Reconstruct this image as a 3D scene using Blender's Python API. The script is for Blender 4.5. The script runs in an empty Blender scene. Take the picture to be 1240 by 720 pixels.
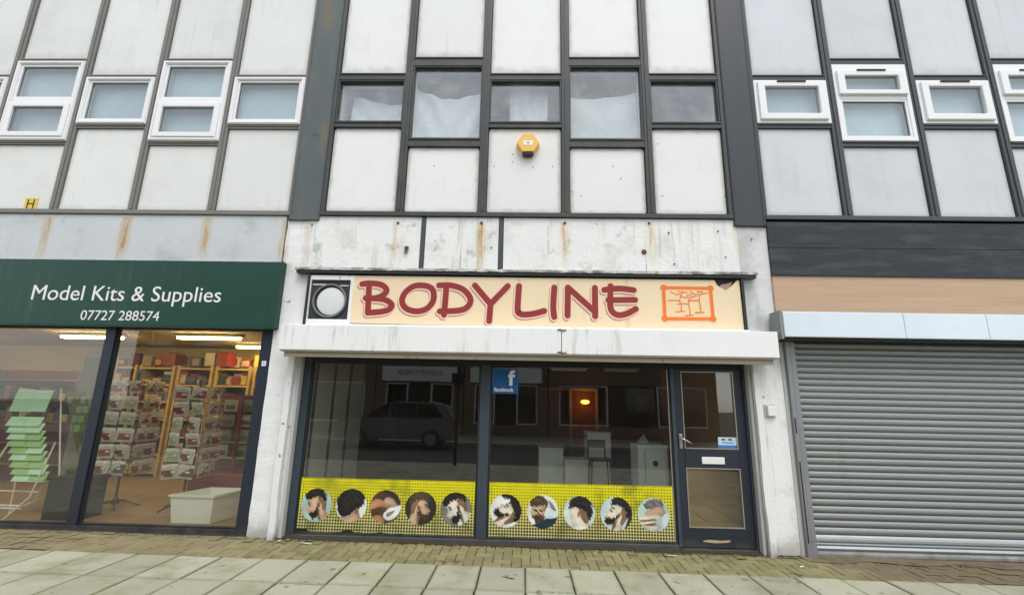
import bpy, bmesh, math, random
from mathutils import Vector, Matrix
R = random.Random(7)
scene = bpy.context.scene
COL = scene.collection

# ------------------------------------------------------------------ camera
CAM_POS = Vector((0.0, -5.9, 1.6))
PITCH, YAW, ROLL, FOCAL = math.radians(12.6706), math.radians(-1.61975), math.radians(1.13775), 561.41
cam_data = bpy.data.cameras.new("camera")
cam = bpy.data.objects.new("camera", cam_data)
COL.objects.link(cam)
fw = Vector((math.sin(YAW) * math.cos(PITCH), math.cos(YAW) * math.cos(PITCH), math.sin(PITCH)))
r0 = Vector((math.cos(YAW), -math.sin(YAW), 0))
u0 = r0.cross(fw)
rt = math.cos(ROLL) * r0 + math.sin(ROLL) * u0
up = -math.sin(ROLL) * r0 + math.cos(ROLL) * u0
mw = Matrix.Identity(4)
for i in range(3):
    mw[i][0], mw[i][1], mw[i][2], mw[i][3] = rt[i], up[i], -fw[i], CAM_POS[i]
cam.matrix_world = mw
cam_data.sensor_fit = 'HORIZONTAL'
cam_data.sensor_width = 36.0
cam_data.lens = FOCAL / 1240.0 * 36.0
cam_data.clip_end = 600
scene.camera = cam

# ------------------------------------------------------------------ overcast sky, soft sun, exposure
SUN_EL, SUN_AZ = math.radians(62), math.radians(165)     # compass angle the light comes from (180 = behind the camera)
world = bpy.data.worlds.new("World")
scene.world = world
world.use_nodes = True
wn, wl = world.node_tree.nodes, world.node_tree.links
wn.clear()
sky = wn.new('ShaderNodeTexSky')
sky.sky_type = 'NISHITA'
sky.sun_disc = False
sky.sun_elevation = SUN_EL
sky.sun_rotation = SUN_AZ
sky.air_density = 1.0
sky.dust_density = 0.6
sky.ozone_density = 1.0
hsv = wn.new('ShaderNodeHueSaturation')
hsv.inputs['Saturation'].default_value = 0.25
bg = wn.new('ShaderNodeBackground')
bg.inputs['Strength'].default_value = 0.15
wo = wn.new('ShaderNodeOutputWorld')
wl.new(sky.outputs[0], hsv.inputs['Color'])
wl.new(hsv.outputs[0], bg.inputs['Color'])
wl.new(bg.outputs[0], wo.inputs['Surface'])
sun_data = bpy.data.lights.new("sun", 'SUN')
sun_data.energy = 1.2
sun_data.angle = math.radians(35)
sun_data.color = (1.0, 0.97, 0.93)
sun = bpy.data.objects.new("sun", sun_data)
COL.objects.link(sun)
sdir = Vector((math.sin(SUN_AZ) * math.cos(SUN_EL), math.cos(SUN_AZ) * math.cos(SUN_EL), math.sin(SUN_EL)))
sun.rotation_euler = (-sdir).to_track_quat('-Z', 'Y').to_euler()
sun.location = (0, -8, 20)
scene.view_settings.view_transform = 'Standard'
scene.view_settings.look = 'None'
scene.view_settings.gamma = 1.0
scene.view_settings.use_curve_mapping = False
scene.view_settings.exposure = 0.85
scene.render.engine = 'CYCLES'
scene.cycles.use_denoising = True
scene.cycles.max_bounces = 8
scene.cycles.transparent_max_bounces = 16
scene.cycles.sample_clamp_indirect = 6.0
scene.cycles.caustics_reflective = False
scene.cycles.caustics_refractive = False

# ------------------------------------------------------------------ node helpers
class NG:
    def __init__(s, name):
        s.m = bpy.data.materials.new(name)
        s.m.use_nodes = True
        s.n, s.l = s.m.node_tree.nodes, s.m.node_tree.links
        s.n.clear()
        s.o = s.n.new('ShaderNodeOutputMaterial')
        s._c = {}
    def put(s, sock, v):
        if isinstance(v, (int, float)):
            try: sock.default_value = v
            except TypeError: sock.default_value = (v, v, v)
        elif isinstance(v, tuple):
            sock.default_value = (v + (1.0,)) if (len(v) == 3 and sock.type == 'RGBA') else v
        else: s.l.new(v, sock)
    def coord(s, kind='pos'):
        if kind not in s._c:
            if kind == 'pos': s._c[kind] = s.n.new('ShaderNodeNewGeometry').outputs['Position']
            elif kind == 'rand': s._c[kind] = s.n.new('ShaderNodeObjectInfo').outputs['Random']
            elif kind == 'gen': s._c[kind] = s.n.new('ShaderNodeTexCoord').outputs['Generated']
            else: s._c[kind] = s.n.new('ShaderNodeTexCoord').outputs['Object']
        return s._c[kind]
    def xyz(s, kind='pos'):
        k = 'xyz' + kind
        if k not in s._c:
            q = s.n.new('ShaderNodeSeparateXYZ'); s.l.new(s.coord(kind), q.inputs[0]); s._c[k] = q.outputs
        return s._c[k]
    def math(s, op, a, b=0.0, clamp=False):
        q = s.n.new('ShaderNodeMath'); q.operation = op; q.use_clamp = clamp
        s.put(q.inputs[0], a); s.put(q.inputs[1], b); return q.outputs[0]
    def vscale(s, v, sc, off=(0, 0, 0)):
        q = s.n.new('ShaderNodeMapping'); s.put(q.inputs['Vector'], v); q.inputs['Scale'].default_value = sc; q.inputs['Location'].default_value = off
        return q.outputs[0]
    def vadd(s, v, w):
        q = s.n.new('ShaderNodeVectorMath'); q.operation = 'ADD'; s.put(q.inputs[0], v); s.put(q.inputs[1], w); return q.outputs[0]
    def noise(s, sc, detail=4, vec=None, rough=.55, dist=0.0):
        q = s.n.new('ShaderNodeTexNoise'); q.inputs['Scale'].default_value = sc; q.inputs['Detail'].default_value = detail
        q.inputs['Roughness'].default_value = rough; q.inputs['Distortion'].default_value = dist
        s.l.new(vec if vec is not None else s.coord('pos'), q.inputs['Vector']); return q.outputs['Fac']
    def step(s, v, a, b, to0=0.0, to1=1.0):
        q = s.n.new('ShaderNodeMapRange'); q.interpolation_type = 'SMOOTHSTEP'
        s.put(q.inputs['Value'], v); q.inputs['From Min'].default_value = a; q.inputs['From Max'].default_value = b
        q.inputs['To Min'].default_value = to0; q.inputs['To Max'].default_value = to1; return q.outputs[0]
    def mix(s, f, a, b, mode='MIX'):
        q = s.n.new('ShaderNodeMix'); q.data_type = 'RGBA'; q.blend_type = mode
        s.put(q.inputs[0], f); s.put(q.inputs[6], a); s.put(q.inputs[7], b); return q.outputs[2]
    def mul(s, col, f):
        q = s.n.new('ShaderNodeVectorMath'); q.operation = 'SCALE'; s.put(q.inputs[0], col); s.put(q.inputs['Scale'], f); return q.outputs[0]
    def bump(s, h, strength=.3, dist=.01):
        q = s.n.new('ShaderNodeBump'); q.inputs['Strength'].default_value = strength; q.inputs['Distance'].default_value = dist
        s.l.new(h, q.inputs['Height']); return q.outputs[0]
    def pbr(s, col, rough=.6, metal=0.0, normal=None, spec=.5, alpha=None, emit=None, es=0):
        q = s.n.new('ShaderNodeBsdfPrincipled')
        s.put(q.inputs['Base Color'], col); s.put(q.inputs['Roughness'], rough); s.put(q.inputs['Metallic'], metal)
        q.inputs['Specular IOR Level'].default_value = spec
        if normal is not None: s.l.new(normal, q.inputs['Normal'])
        if alpha is not None: s.put(q.inputs['Alpha'], alpha)
        if emit: q.inputs['Emission Color'].default_value = emit + (1,); q.inputs['Emission Strength'].default_value = es
        s.l.new(q.outputs[0], s.o.inputs[0]); return s.m

MATS = {}
def surf(name, col, rough=.6, var=.10, vs=2.0, fine=.05, fs=70, bump=0.0, bs=90, bd=.006, metal=0.0, objvar=0.0, dirt=None, dirtamt=0.0, ds=1.6,
         dlo=.5, dhi=.75, stretch=(1, 1, 1), spec=.4, extra=None, coord='pos'):
    n = NG(name)
    v = n.vscale(n.coord(coord), stretch)
    f = n.math('ADD', 1.0 - var, n.math('MULTIPLY', n.noise(vs, 5, v), 2 * var))
    f2 = n.math('ADD', 1.0 - fine, n.math('MULTIPLY', n.noise(fs, 3, v), 2 * fine))
    f = n.math('MULTIPLY', f, f2)
    if objvar: f = n.math('MULTIPLY', f, n.math('ADD', 1.0 - objvar, n.math('MULTIPLY', n.coord('rand'), 2 * objvar)))
    c = n.mul(col, f)
    if dirt:
        d = n.step(n.noise(ds, 6, v, .65), dlo, dhi)
        c = n.mix(n.math('MULTIPLY', d, dirtamt), c, dirt)
    if extra: c = extra(n, c)
    nm = n.bump(n.noise(bs, 4, v), bump, bd) if bump else None
    MATS[name] = n.pbr(c, n.math('ADD', rough - .06, n.math('MULTIPLY', n.noise(9, 3), .12)), metal, nm, spec)
    return MATS[name]

def streaks(lst, col, kx=None):
    """rust or dirt runs: (x, z top, length, half width, strength) in metres on the wall they mark"""
    def ex(n, c):
        x, y, z = n.xyz('pos')[0], n.xyz('pos')[1], n.xyz('pos')[2]
        wob = n.math('MULTIPLY', n.math('SUBTRACT', n.noise(5, 6, n.vscale(n.coord('pos'), (1, 1, .45)), .7), .5), .13)
        grain = n.math('MULTIPLY', n.step(n.noise(20, 6, n.vscale(n.coord('pos'), (3, 1, .22)), .7), .32, .62, .12, 1), n.step(n.noise(3.5, 5), .25, .65, .55, 1))
        tot = None
        for (sx, sz, ln, hw, st) in lst:
            dx = n.math('ABSOLUTE', n.math('SUBTRACT', n.math('ADD', x, wob), sx))
            t = n.math('DIVIDE', n.math('SUBTRACT', sz, z), ln)
            a = n.step(dx, hw * .25, hw, 1, 0)
            b = n.math('MULTIPLY', n.step(t, -.03, .03), n.step(t, .55, 1.12, 1, 0))
            m = n.math('MULTIPLY', n.math('MULTIPLY', a, b), st)
            tot = m if tot is None else n.math('MAXIMUM', tot, m)
        return n.mix(n.math('MULTIPLY', tot, grain), c, col)
    return ex
def chain(*fs):
    def ex(n, c):
        for f in fs: c = f(n, c)
        return c
    return ex
def drips(col, amt, sx=9.0, sz=.7, lo=.55, hi=.75, seed=0.0):
    def ex(n, c):
        d = n.step(n.noise(1.0, 6, n.vscale(n.coord('pos'), (sx, 1, sz), (seed, 0, seed)), .6), lo, hi)
        p = n.step(n.noise(.9, 3, n.vscale(n.coord('pos'), (1, 1, 1), (seed + 3, 0, 0))), .4, .6)
        return n.mix(n.math('MULTIPLY', n.math('MULTIPLY', d, p), amt), c, col)
    return ex
def specks(col, amt, sc=14, lo=.68, hi=.72):
    def ex(n, c):
        return n.mix(n.math('MULTIPLY', n.step(n.noise(sc, 4, None, .6), lo, hi), amt), c, col)
    return ex
def low_grime(col, z0, z1, amt):
    def ex(n, c):
        z = n.math('ADD', n.xyz('pos')[2], n.math('MULTIPLY', n.math('SUBTRACT', n.noise(5, 5), .5), .35))
        return n.mix(n.math('MULTIPLY', n.step(z, z0, z1, 1, 0), amt), c, col)
    return ex
def panel_edges(col, amt):
    """grime run along a cladding panel's gasket"""
    def ex(n, c):
        g = n.xyz('gen')
        e = n.math('MINIMUM', n.math('MINIMUM', g[0], n.math('SUBTRACT', 1.0, g[0])), n.math('MINIMUM', g[2], n.math('SUBTRACT', 1.0, g[2])))
        e = n.math('ADD', e, n.math('MULTIPLY', n.math('SUBTRACT', n.noise(6, 5), .5), .10))
        return n.mix(n.math('MULTIPLY', n.step(e, 0.0, .07, 1, 0), amt), c, col)
    return ex

RUST = (.36, .17, .045)
def flat(name, col, rough=.5, metal=0.0, spec=.4, var=.08): return surf(name, col, rough, var=var, fine=.03, metal=metal, spec=spec)

def glass_mat(name, tint, boost, ior=1.5, dust=0.0):
    n = NG(name)
    lw = n.n.new('ShaderNodeLayerWeight'); lw.inputs['Blend'].default_value = .5
    f0 = ((ior - 1) / (ior + 1)) ** 2          # Schlick, the same for both faces of the sheet
    fr = n.math('ADD', f0, n.math('MULTIPLY', n.math('POWER', lw.outputs['Facing'], 5.0), 1 - f0))
    tr = n.n.new('ShaderNodeBsdfTransparent'); tr.inputs['Color'].default_value = tint + (1,)
    gl = n.n.new('ShaderNodeBsdfGlossy'); gl.inputs['Roughness'].default_value = 0.0
    gl.inputs['Color'].default_value = (.95, .97, 1, 1)
    wav = n.bump(n.noise(1.3, 2), .02, .02); n.l.new(wav, gl.inputs['Normal'])
    mx = n.n.new('ShaderNodeMixShader')
    n.l.new(n.math('MULTIPLY', fr, boost, True), mx.inputs[0])
    n.l.new(tr.outputs[0], mx.inputs[1]); n.l.new(gl.outputs[0], mx.inputs[2])
    last = mx.outputs[0]
    if dust:
        df = n.n.new('ShaderNodeBsdfDiffuse'); df.inputs['Color'].default_value = (.62, .65, .65, 1)
        m2 = n.n.new('ShaderNodeMixShader')
        n.l.new(n.math('MULTIPLY', n.step(n.noise(2.2, 6, None, .65), .35, .8, .25, 1), dust), m2.inputs[0])
        n.l.new(last, m2.inputs[1]); n.l.new(df.outputs[0], m2.inputs[2]); last = m2.outputs[0]
    n.l.new(last, n.o.inputs[0]); MATS[name] = n.m; return n.m
def emit_mat(name, col, st):
    n = NG(name); e = n.n.new('ShaderNodeEmission'); e.inputs[0].default_value = col + (1,); e.inputs[1].default_value = st
    n.l.new(e.outputs[0], n.o.inputs[0]); MATS[name] = n.m; return n.m

# ------------------------------------------------------------------ mesh helpers
class MB:
    def __init__(s): s.v, s.f, s.mi = [], [], []
    def face(s, pts, mi=0):
        b = len(s.v); s.v += [tuple(p) for p in pts]; s.f.append(tuple(range(b, b + len(pts)))); s.mi.append(mi); return s
    def box(s, x0, x1, y0, y1, z0, z1, mi=0):
        b = len(s.v)
        s.v += [(x0, y0, z0), (x1, y0, z0), (x1, y1, z0), (x0, y1, z0), (x0, y0, z1), (x1, y0, z1), (x1, y1, z1), (x0, y1, z1)]
        for q in ((0, 3, 2, 1), (4, 5, 6, 7), (0, 1, 5, 4), (1, 2, 6, 5), (2, 3, 7, 6), (3, 0, 4, 7)):
            s.f.append(tuple(b + i for i in q)); s.mi.append(mi)
        return s
    def ring(s, x0, x1, z0, z1, wl, wr, wb, wt, y0, y1):
        """a mitred rectangular frame in the facade plane"""
        b = len(s.v)
        O = [(x0, z0), (x1, z0), (x1, z1), (x0, z1)]; I = [(x0 + wl, z0 + wb), (x1 - wr, z0 + wb), (x1 - wr, z1 - wt), (x0 + wl, z1 - wt)]
        for y in (y0, y1):
            s.v += [(x, y, z) for x, z in O] + [(x, y, z) for x, z in I]
        for i in range(4):
            j = (i + 1) % 4
            for q in ((i, j, 4 + j, 4 + i), (8 + j, 8 + i, 12 + i, 12 + j), (j, i, 8 + i, 8 + j), (4 + i, 4 + j, 12 + j, 12 + i)):
                s.f.append(tuple(b + k for k in q)); s.mi.append(0)
        return s
    def prism(s, poly, axis, a, b_, mi=0, cap=True):
        """poly of 2-D points swept along axis from a to b_ ('x': (y,z), 'y': (x,z), 'z': (x,y))"""
        def P(p, t): return {'x': (t, p[0], p[1]), 'y': (p[0], t, p[1]), 'z': (p[0], p[1], t)}[axis]
        b = len(s.v); k = len(poly)
        s.v += [P(p, a) for p in poly] + [P(p, b_) for p in poly]
        for i in range(k):
            j = (i + 1) % k; s.f.append((b + i, b + j, b + k + j, b + k + i)); s.mi.append(mi)
        if cap:
            s.f.append(tuple(b + i for i in range(k - 1, -1, -1))); s.f.append(tuple(b + k + i for i in range(k))); s.mi += [mi, mi]
        return s
    def tube(s, pts, r, seg=8, mi=0, taper=None):
        pts = [Vector(p) for p in pts]; b = len(s.v)
        prev = None
        for i, p in enumerate(pts):
            d = (pts[min(i + 1, len(pts) - 1)] - pts[max(i - 1, 0)]).normalized()
            a = prev if prev is not None else (Vector((0, 0, 1)) if abs(d.z) < .9 else Vector((1, 0, 0)))
            a = (a - d * a.dot(d)).normalized(); c = d.cross(a); prev = a
            rr = r if taper is None else r * taper[i]
            for k in range(seg):
                t = 2 * math.pi * k / seg; s.v.append(tuple(p + a * math.cos(t) * rr + c * math.sin(t) * rr))
        for i in range(len(pts) - 1):
            for k in range(seg):
                k2 = (k + 1) % seg
                s.f.append((b + i * seg + k, b + i * seg + k2, b + (i + 1) * seg + k2, b + (i + 1) * seg + k)); s.mi.append(mi)
        s.f.append(tuple(b + k for k in range(seg - 1, -1, -1))); e = b + (len(pts) - 1) * seg
        s.f.append(tuple(e + k for k in range(seg))); s.mi += [mi, mi]
        return s
    def lathe(s, prof, c, axis='z', seg=24, mi=0):
        """prof: (radius, height) pairs; closed at zero radii only if given"""
        b = len(s.v)
        for (r, h) in prof:
            for k in range(seg):
                t = 2 * math.pi * k / seg; a, d = r * math.cos(t), r * math.sin(t)
                s.v.append({'z': (c[0] + a, c[1] + d, c[2] + h), 'y': (c[0] + a, c[1] + h, c[2] + d), 'x': (c[0] + h, c[1] + a, c[2] + d)}[axis])
        for i in range(len(prof) - 1):
            for k in range(seg):
                k2 = (k + 1) % seg
                s.f.append((b + i * seg + k, b + i * seg + k2, b + (i + 1) * seg + k2, b + (i + 1) * seg + k)); s.mi.append(mi)
        return s
    def disc(s, c, r, y, seg=24, mi=0):
        return s.face([(c[0] + r * math.cos(2 * math.pi * k / seg), y, c[1] + r * math.sin(2 * math.pi * k / seg)) for k in range(seg)], mi)
    def stroke(s, pts, w, y, mi=0, n=10):
        """a round-capped brush stroke lying in the facade plane"""
        P = [Vector((p[0], p[1])) for p in pts]; closed = (P[0] - P[-1]).length < 1e-6
        L, Rr = [], []
        for i, p in enumerate(P):
            if closed: d = (P[(i + 1) if i < len(P) - 1 else 1] - P[i - 1 if i > 0 else len(P) - 2]).normalized()
            else: d = (P[min(i + 1, len(P) - 1)] - P[max(i - 1, 0)]).normalized()
            nrm = Vector((-d.y, d.x)); L.append(p + nrm * w / 2); Rr.append(p - nrm * w / 2)
        if closed:
            for i in range(len(P) - 1):
                s.face([(q.x, y, q.y) for q in (Rr[i], Rr[i + 1], L[i + 1], L[i])], mi)
            return s
        out = list(Rr)
        d = (P[-1] - P[-2]).normalized(); a0 = math.atan2(d.y, d.x) - math.pi / 2
        out += [P[-1] + Vector((math.cos(a0 + math.pi * k / n), math.sin(a0 + math.pi * k / n))) * w / 2 for k in range(1, n)]
        out += list(reversed(L))
        d = (P[0] - P[1]).normalized(); a0 = math.atan2(d.y, d.x) - math.pi / 2
        out += [P[0] + Vector((math.cos(a0 + math.pi * k / n), math.sin(a0 + math.pi * k / n))) * w / 2 for k in range(1, n)]
        # quads along the stroke plus two fans keep concave strokes clean
        for i in range(len(P) - 1):
            s.face([(q.x, y, q.y) for q in (Rr[i], Rr[i + 1], L[i + 1], L[i])], mi)
        for (p, qd) in ((P[-1], P[-1] - P[-2]), (P[0], P[0] - P[1])):
            a0 = math.atan2(qd.y, qd.x) - math.pi / 2
            s.face([(p.x + math.cos(a0 + math.pi * k / n) * w / 2, y, p.y + math.sin(a0 + math.pi * k / n) * w / 2) for k in range(n + 1)], mi)
        return s
    def mesh(s, name, mats, smooth=False):
        me = bpy.data.meshes.new(name); me.from_pydata(s.v, [], s.f)
        for m in (mats if isinstance(mats, (list, tuple)) else [mats]): me.materials.append(MATS[m] if isinstance(m, str) else m)
        me.polygons.foreach_set('material_index', s.mi)
        if smooth: me.polygons.foreach_set('use_smooth', [True] * len(s.f))
        me.update(); return me
    def build(s, name, mats, parent=None, bevel=0.0, smooth=False, loc=None, seg=2):
        return link(name, s.mesh(name, mats, smooth), parent, bevel, loc, seg)

def link(name, me, parent=None, bevel=0.0, loc=None, seg=2):
    o = bpy.data.objects.new(name, me); COL.objects.link(o)
    if loc is not None: o.location = loc
    if parent is not None: adopt(o, parent)
    if bevel:
        b = o.modifiers.new('bevel', 'BEVEL'); b.width = bevel; b.segments = seg; b.limit_method = 'ANGLE'; b.angle_limit = math.radians(40)
    return o
def wmat(o):
    m = Matrix.LocRotScale(o.location, o.rotation_euler, o.scale)
    return (wmat(o.parent) @ o.matrix_parent_inverse @ m) if o.parent else m
def adopt(o, parent): o.parent = parent; o.matrix_parent_inverse = wmat(parent).inverted()
def tag(o, label, cat, group=None, kind=None):
    if label: o['label'] = label
    if cat: o['category'] = cat
    if group: o['group'] = group
    if kind: o['kind'] = kind
    return o
def thing(name, label, cat, loc=(0, 0, 0), group=None):
    o = bpy.data.objects.new(name, None); COL.objects.link(o); o.location = loc; o.empty_display_size = .1
    return tag(o, label, cat, group)
def copy_tree(o, parent=None):
    c = o.copy(); COL.objects.link(c)
    if parent is not None: c.parent = parent
    for ch in list(o.children): copy_tree(ch, c)
    return c
def text_mesh(name, body, size, loc, mat, parent, depth=.002, sx=1.0, align='LEFT', bold=0.0, facing=1, shear=0.0):
    cu = bpy.data.curves.new(name, 'FONT'); cu.body = body; cu.size = size; cu.extrude = depth; cu.align_x = align; cu.offset = bold; cu.shear = shear
    cu.resolution_u = 4
    tmp = bpy.data.objects.new('tmp', cu); COL.objects.link(tmp)
    dg = bpy.context.evaluated_depsgraph_get(); me = bpy.data.meshes.new_from_object(tmp.evaluated_get(dg))
    bpy.data.objects.remove(tmp); bpy.data.curves.remove(cu)
    M = Matrix.Translation(loc) @ Matrix.Rotation(0 if facing > 0 else math.pi, 4, 'Z') @ Matrix.Rotation(math.pi / 2, 4, 'X') @ Matrix.Diagonal((sx, 1, 1, 1))
    me.transform(M); me.materials.clear(); me.materials.append(MATS[mat])
    return link(name, me, parent)
def letters(name, body, size, loc, mat, parent, x0=None, x1=None, depth=.0015, facing=1, align='LEFT'):
    """set a line of type and split it into one object per character"""
    o = text_mesh('tmp_line', body, size, loc, mat, None, depth, align=align, facing=facing); me = o.data
    V = [v.co.copy() for v in me.vertices]
    if x0 is not None:
        a, b = min(v.x for v in V), max(v.x for v in V)
        for v in V: v.x = x0 + (v.x - a) * (x1 - x0) / (b - a)
    par = list(range(len(V)))
    def find(i):
        while par[i] != i: par[i] = par[par[i]]; i = par[i]
        return i
    for f in me.polygons:
        vs = list(f.vertices)
        for k in vs[1:]: par[find(k)] = find(vs[0])
    isl = {}
    for f in me.polygons: isl.setdefault(find(f.vertices[0]), []).append(tuple(f.vertices))
    rng = []
    for k, fs in isl.items():
        xs = [V[i].x for f in fs for i in f]; rng.append([min(xs), max(xs), list(fs)])
    rng.sort(key=lambda r: r[0]); out = []
    for r in rng:
        if out and r[0] < out[-1][1] - .4 * min(r[1] - r[0], out[-1][1] - out[-1][0]): out[-1][1] = max(out[-1][1], r[1]); out[-1][2] += r[2]
        else: out.append(r)
    for (_, _, fs) in out:
        ids = sorted({i for f in fs for i in f}); mp = {i: n for n, i in enumerate(ids)}
        b = MB(); b.v = [tuple(V[i]) for i in ids]; b.f = [tuple(mp[i] for i in f) for f in fs]; b.mi = [0] * len(fs)
        b.build(name, mat, parent)
    bpy.data.objects.remove(o)
def catmull(P, n=6, closed=True):
    out = []; k = len(P)
    for i in range(k if closed else k - 1):
        if closed: p0, p1, p2, p3 = P[(i - 1) % k], P[i], P[(i + 1) % k], P[(i + 2) % k]
        else: p0, p1, p2, p3 = P[max(i - 1, 0)], P[i], P[i + 1], P[min(i + 2, k - 1)]
        for j in range(n):
            t = j / n
            out.append(tuple(.5 * (2 * p1[a] + (p2[a] - p0[a]) * t + (2 * p0[a] - 5 * p1[a] + 4 * p2[a] - p3[a]) * t * t + (3 * p1[a] - p0[a] - 3 * p2[a] + p3[a]) * t ** 3) for a in (0, 1)))
    if not closed: out.append(tuple(P[-1]))
    return out
STROKES= [[(-2.031, 3.062), (-2.024, 2.875), (-2.016, 2.681)], [(-2.123, 3.06), (-2.023, 3.071), (-1.874, 3.054), (-1.799, 2.99), (-1.827, 2.924), (-1.933, 2.876), (-2.061, 2.874)], [(-2.024, 2.875), (-1.822, 2.859), (-1.717, 2.796), (-1.739, 2.731), (-1.845, 2.697), (-2.016, 2.681)], [(-1.583, 2.835), (-1.555, 2.946), (-1.451, 3.036), (-1.324, 3.052), (-1.213, 3.016), (-1.175, 2.924), (-1.192, 2.822), (-1.269, 2.738), (-1.393, 2.709), (-1.522, 2.744), (-1.583, 2.835)], [(-1.018, 3.056), (-1.023, 2.87), (-1.031, 2.669)], [(-1.114, 3.055), (-0.96, 3.057), (-0.812, 3.012), (-0.717, 2.921), (-0.7, 2.838), (-0.747, 2.764), (-0.854, 2.726), (-1.087, 2.713)], [(-0.648, 3.061), (-0.442, 2.823)], [(-0.222, 3.058), (-0.441, 2.814)], [(-0.438, 2.833), (-0.449, 2.596)], [(-0.077, 3.06), (-0.09, 2.755), (-0.063, 2.701), (-0.009, 2.687), (0.116, 2.7), (0.249, 2.738)], [(0.379, 3.047), (0.365, 2.798), (0.377, 2.662)], [(0.554, 3.049), (0.546, 2.683)], [(0.554, 3.049), (0.888, 2.742)], [(0.9, 3.049), (0.896, 2.679)], [(1.101, 3.075), (1.091, 2.827), (1.118, 2.737), (1.196, 2.698), (1.303, 2.721), (1.411, 2.781)], [(1.019, 3.024), (1.207, 3.045), (1.394, 3.027)], [(1.069, 2.891), (1.407, 2.899)]]
LOGO_FRAME= [[(1.776, 3.065), (2.371, 3.063)], [(2.371, 3.063), (2.376, 2.667)], [(2.376, 2.667), (1.773, 2.662)], [(1.773, 2.662), (1.776, 3.065)]]
LOGO_FIGS= [[(1.86, 3.01), (1.952, 2.969)], [(2.001, 3.0), (2.072, 3.007)], [(1.955, 3.018), (2.025, 3.013), (2.005, 2.976), (1.959, 2.987), (1.955, 3.018)], [(1.988, 2.975), (1.986, 2.939), (1.965, 2.896)], [(1.965, 2.896), (1.889, 2.901), (1.824, 2.894)], [(1.971, 2.896), (1.991, 2.836), (1.981, 2.757)], [(1.916, 2.75), (2.022, 2.761)], [(1.987, 2.957), (2.056, 2.934)], [(2.127, 2.941), (2.187, 2.96)], [(2.064, 2.977), (2.135, 2.969), (2.115, 2.937), (2.068, 2.944), (2.064, 2.977)], [(2.097, 2.937), (2.091, 2.898), (2.08, 2.855)], [(2.08, 2.855), (2.004, 2.86), (1.939, 2.849)], [(2.08, 2.855), (2.093, 2.777), (2.089, 2.711)], [(2.03, 2.704), (2.129, 2.711)], [(2.114, 3.014), (2.188, 2.972)], [(2.254, 2.988), (2.331, 3.005)], [(2.203, 3.021), (2.267, 3.016), (2.247, 2.979), (2.203, 2.987), (2.203, 3.021)], [(2.225, 2.973), (2.218, 2.906)], [(2.218, 2.906), (2.148, 2.901), (2.077, 2.898)], [(2.218, 2.906), (2.225, 2.827), (2.226, 2.755)], [(2.161, 2.744), (2.266, 2.749)]]
# ------------------------------------------------------------------ materials
surf('panel_cream', (.71, .725, .70), .75, var=.05, vs=1.2, fine=.05, fs=120, bump=.25, bs=160, bd=.004, objvar=.06, dirt=(.50, .50, .45), dirtamt=.30, ds=1.4, dlo=.45, dhi=.75,
     extra=chain(drips((.38, .37, .32), .35, 16, .30, .52, .75, 8.0), drips((.50, .43, .24), .22, 5, .6, .60, .80), panel_edges((.40, .39, .33), .35)))
surf('panel_white', (.77, .78, .76), .7, var=.04, vs=1.5, fine=.03, fs=120, bump=.12, bs=140, bd=.003, objvar=.045, dirt=(.58, .57, .52), dirtamt=.30, ds=1.5, dlo=.45, dhi=.75,
     extra=chain(drips((.42, .38, .30), .40, 12, .5, .60, .78, 4.0), panel_edges((.36, .34, .27), .55), specks((.12, .10, .08), .8, 9, .80, .83)))
surf('panel_grey', (.60, .63, .65), .8, var=.05, vs=1.0, fine=.08, fs=170, bump=.35, bs=190, bd=.004, objvar=.05, dirt=(.45, .47, .47), dirtamt=.35, ds=1.2, dlo=.45, dhi=.75,
     extra=chain(drips((.40, .41, .40), .40, 14, .30, .5, .75, 3.0), panel_edges((.38, .39, .38), .45)))
surf('metal_brown', (.19, .185, .17), .55, var=.22, vs=3, fine=.1, dirt=(.16, .12, .075), dirtamt=.5, ds=3)
surf('metal_dark', (.050, .055, .056), .5, var=.25, vs=3, fine=.1, dirt=(.115, .09, .06), dirtamt=.5, ds=4, stretch=(1, 1, .4))
surf('metal_slate', (.055, .064, .068), .5, var=.10, vs=2, fine=.05)
surf('post_worn', (.095, .115, .118), .6, var=.28, vs=2.2, fine=.1, dirt=(.15, .125, .075), dirtamt=.85, ds=2.2, dlo=.50, dhi=.62, stretch=(1.3, 1, .45), bump=.15, bs=40,
     extra=specks((.10, .055, .03), .8, 6, .66, .72))
surf('post_slate', (.042, .047, .054), .5, var=.10, vs=1.5, fine=.05, extra=drips((.09, .09, .09), .4, 8, .4))
surf('upvc', (.80, .80, .80), .35, var=.03, vs=3, fine=.02, spec=.5, extra=specks((.5, .47, .38), .35, 6, .62, .75))
surf('gasket', (.02, .02, .02), .6); surf('painted_shade', (.05, .045, .04), .8, var=.3, vs=9)
surf('band_left', (.56, .59, .60), .8, var=.09, vs=2.4, fine=.05, bump=.35, bs=35, bd=.006, dirt=(.33, .35, .34), dirtamt=.55, ds=2.2,
     extra=chain(streaks([(-8.83, 3.97, .6, .08, .8), (-6.61, 3.97, .66, .10, .80), (-5.49, 3.98, .66, .12, .95), (-4.36, 3.98, .64, .11, .85), (-3.30, 3.97, .7, .06, .8), (-7.7, 3.97, .7, .06, .8)], (.50, .34, .14)),
                 streaks([(-6.60, 3.97, .5, .035, .5), (-5.485, 3.98, .62, .05, .75), (-4.35, 3.98, .5, .04, .55)], (.34, .15, .04)),
                 specks((.18, .18, .17), .8, 8, .70, .73), drips((.3, .29, .25), .3, 8, .8)))
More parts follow.
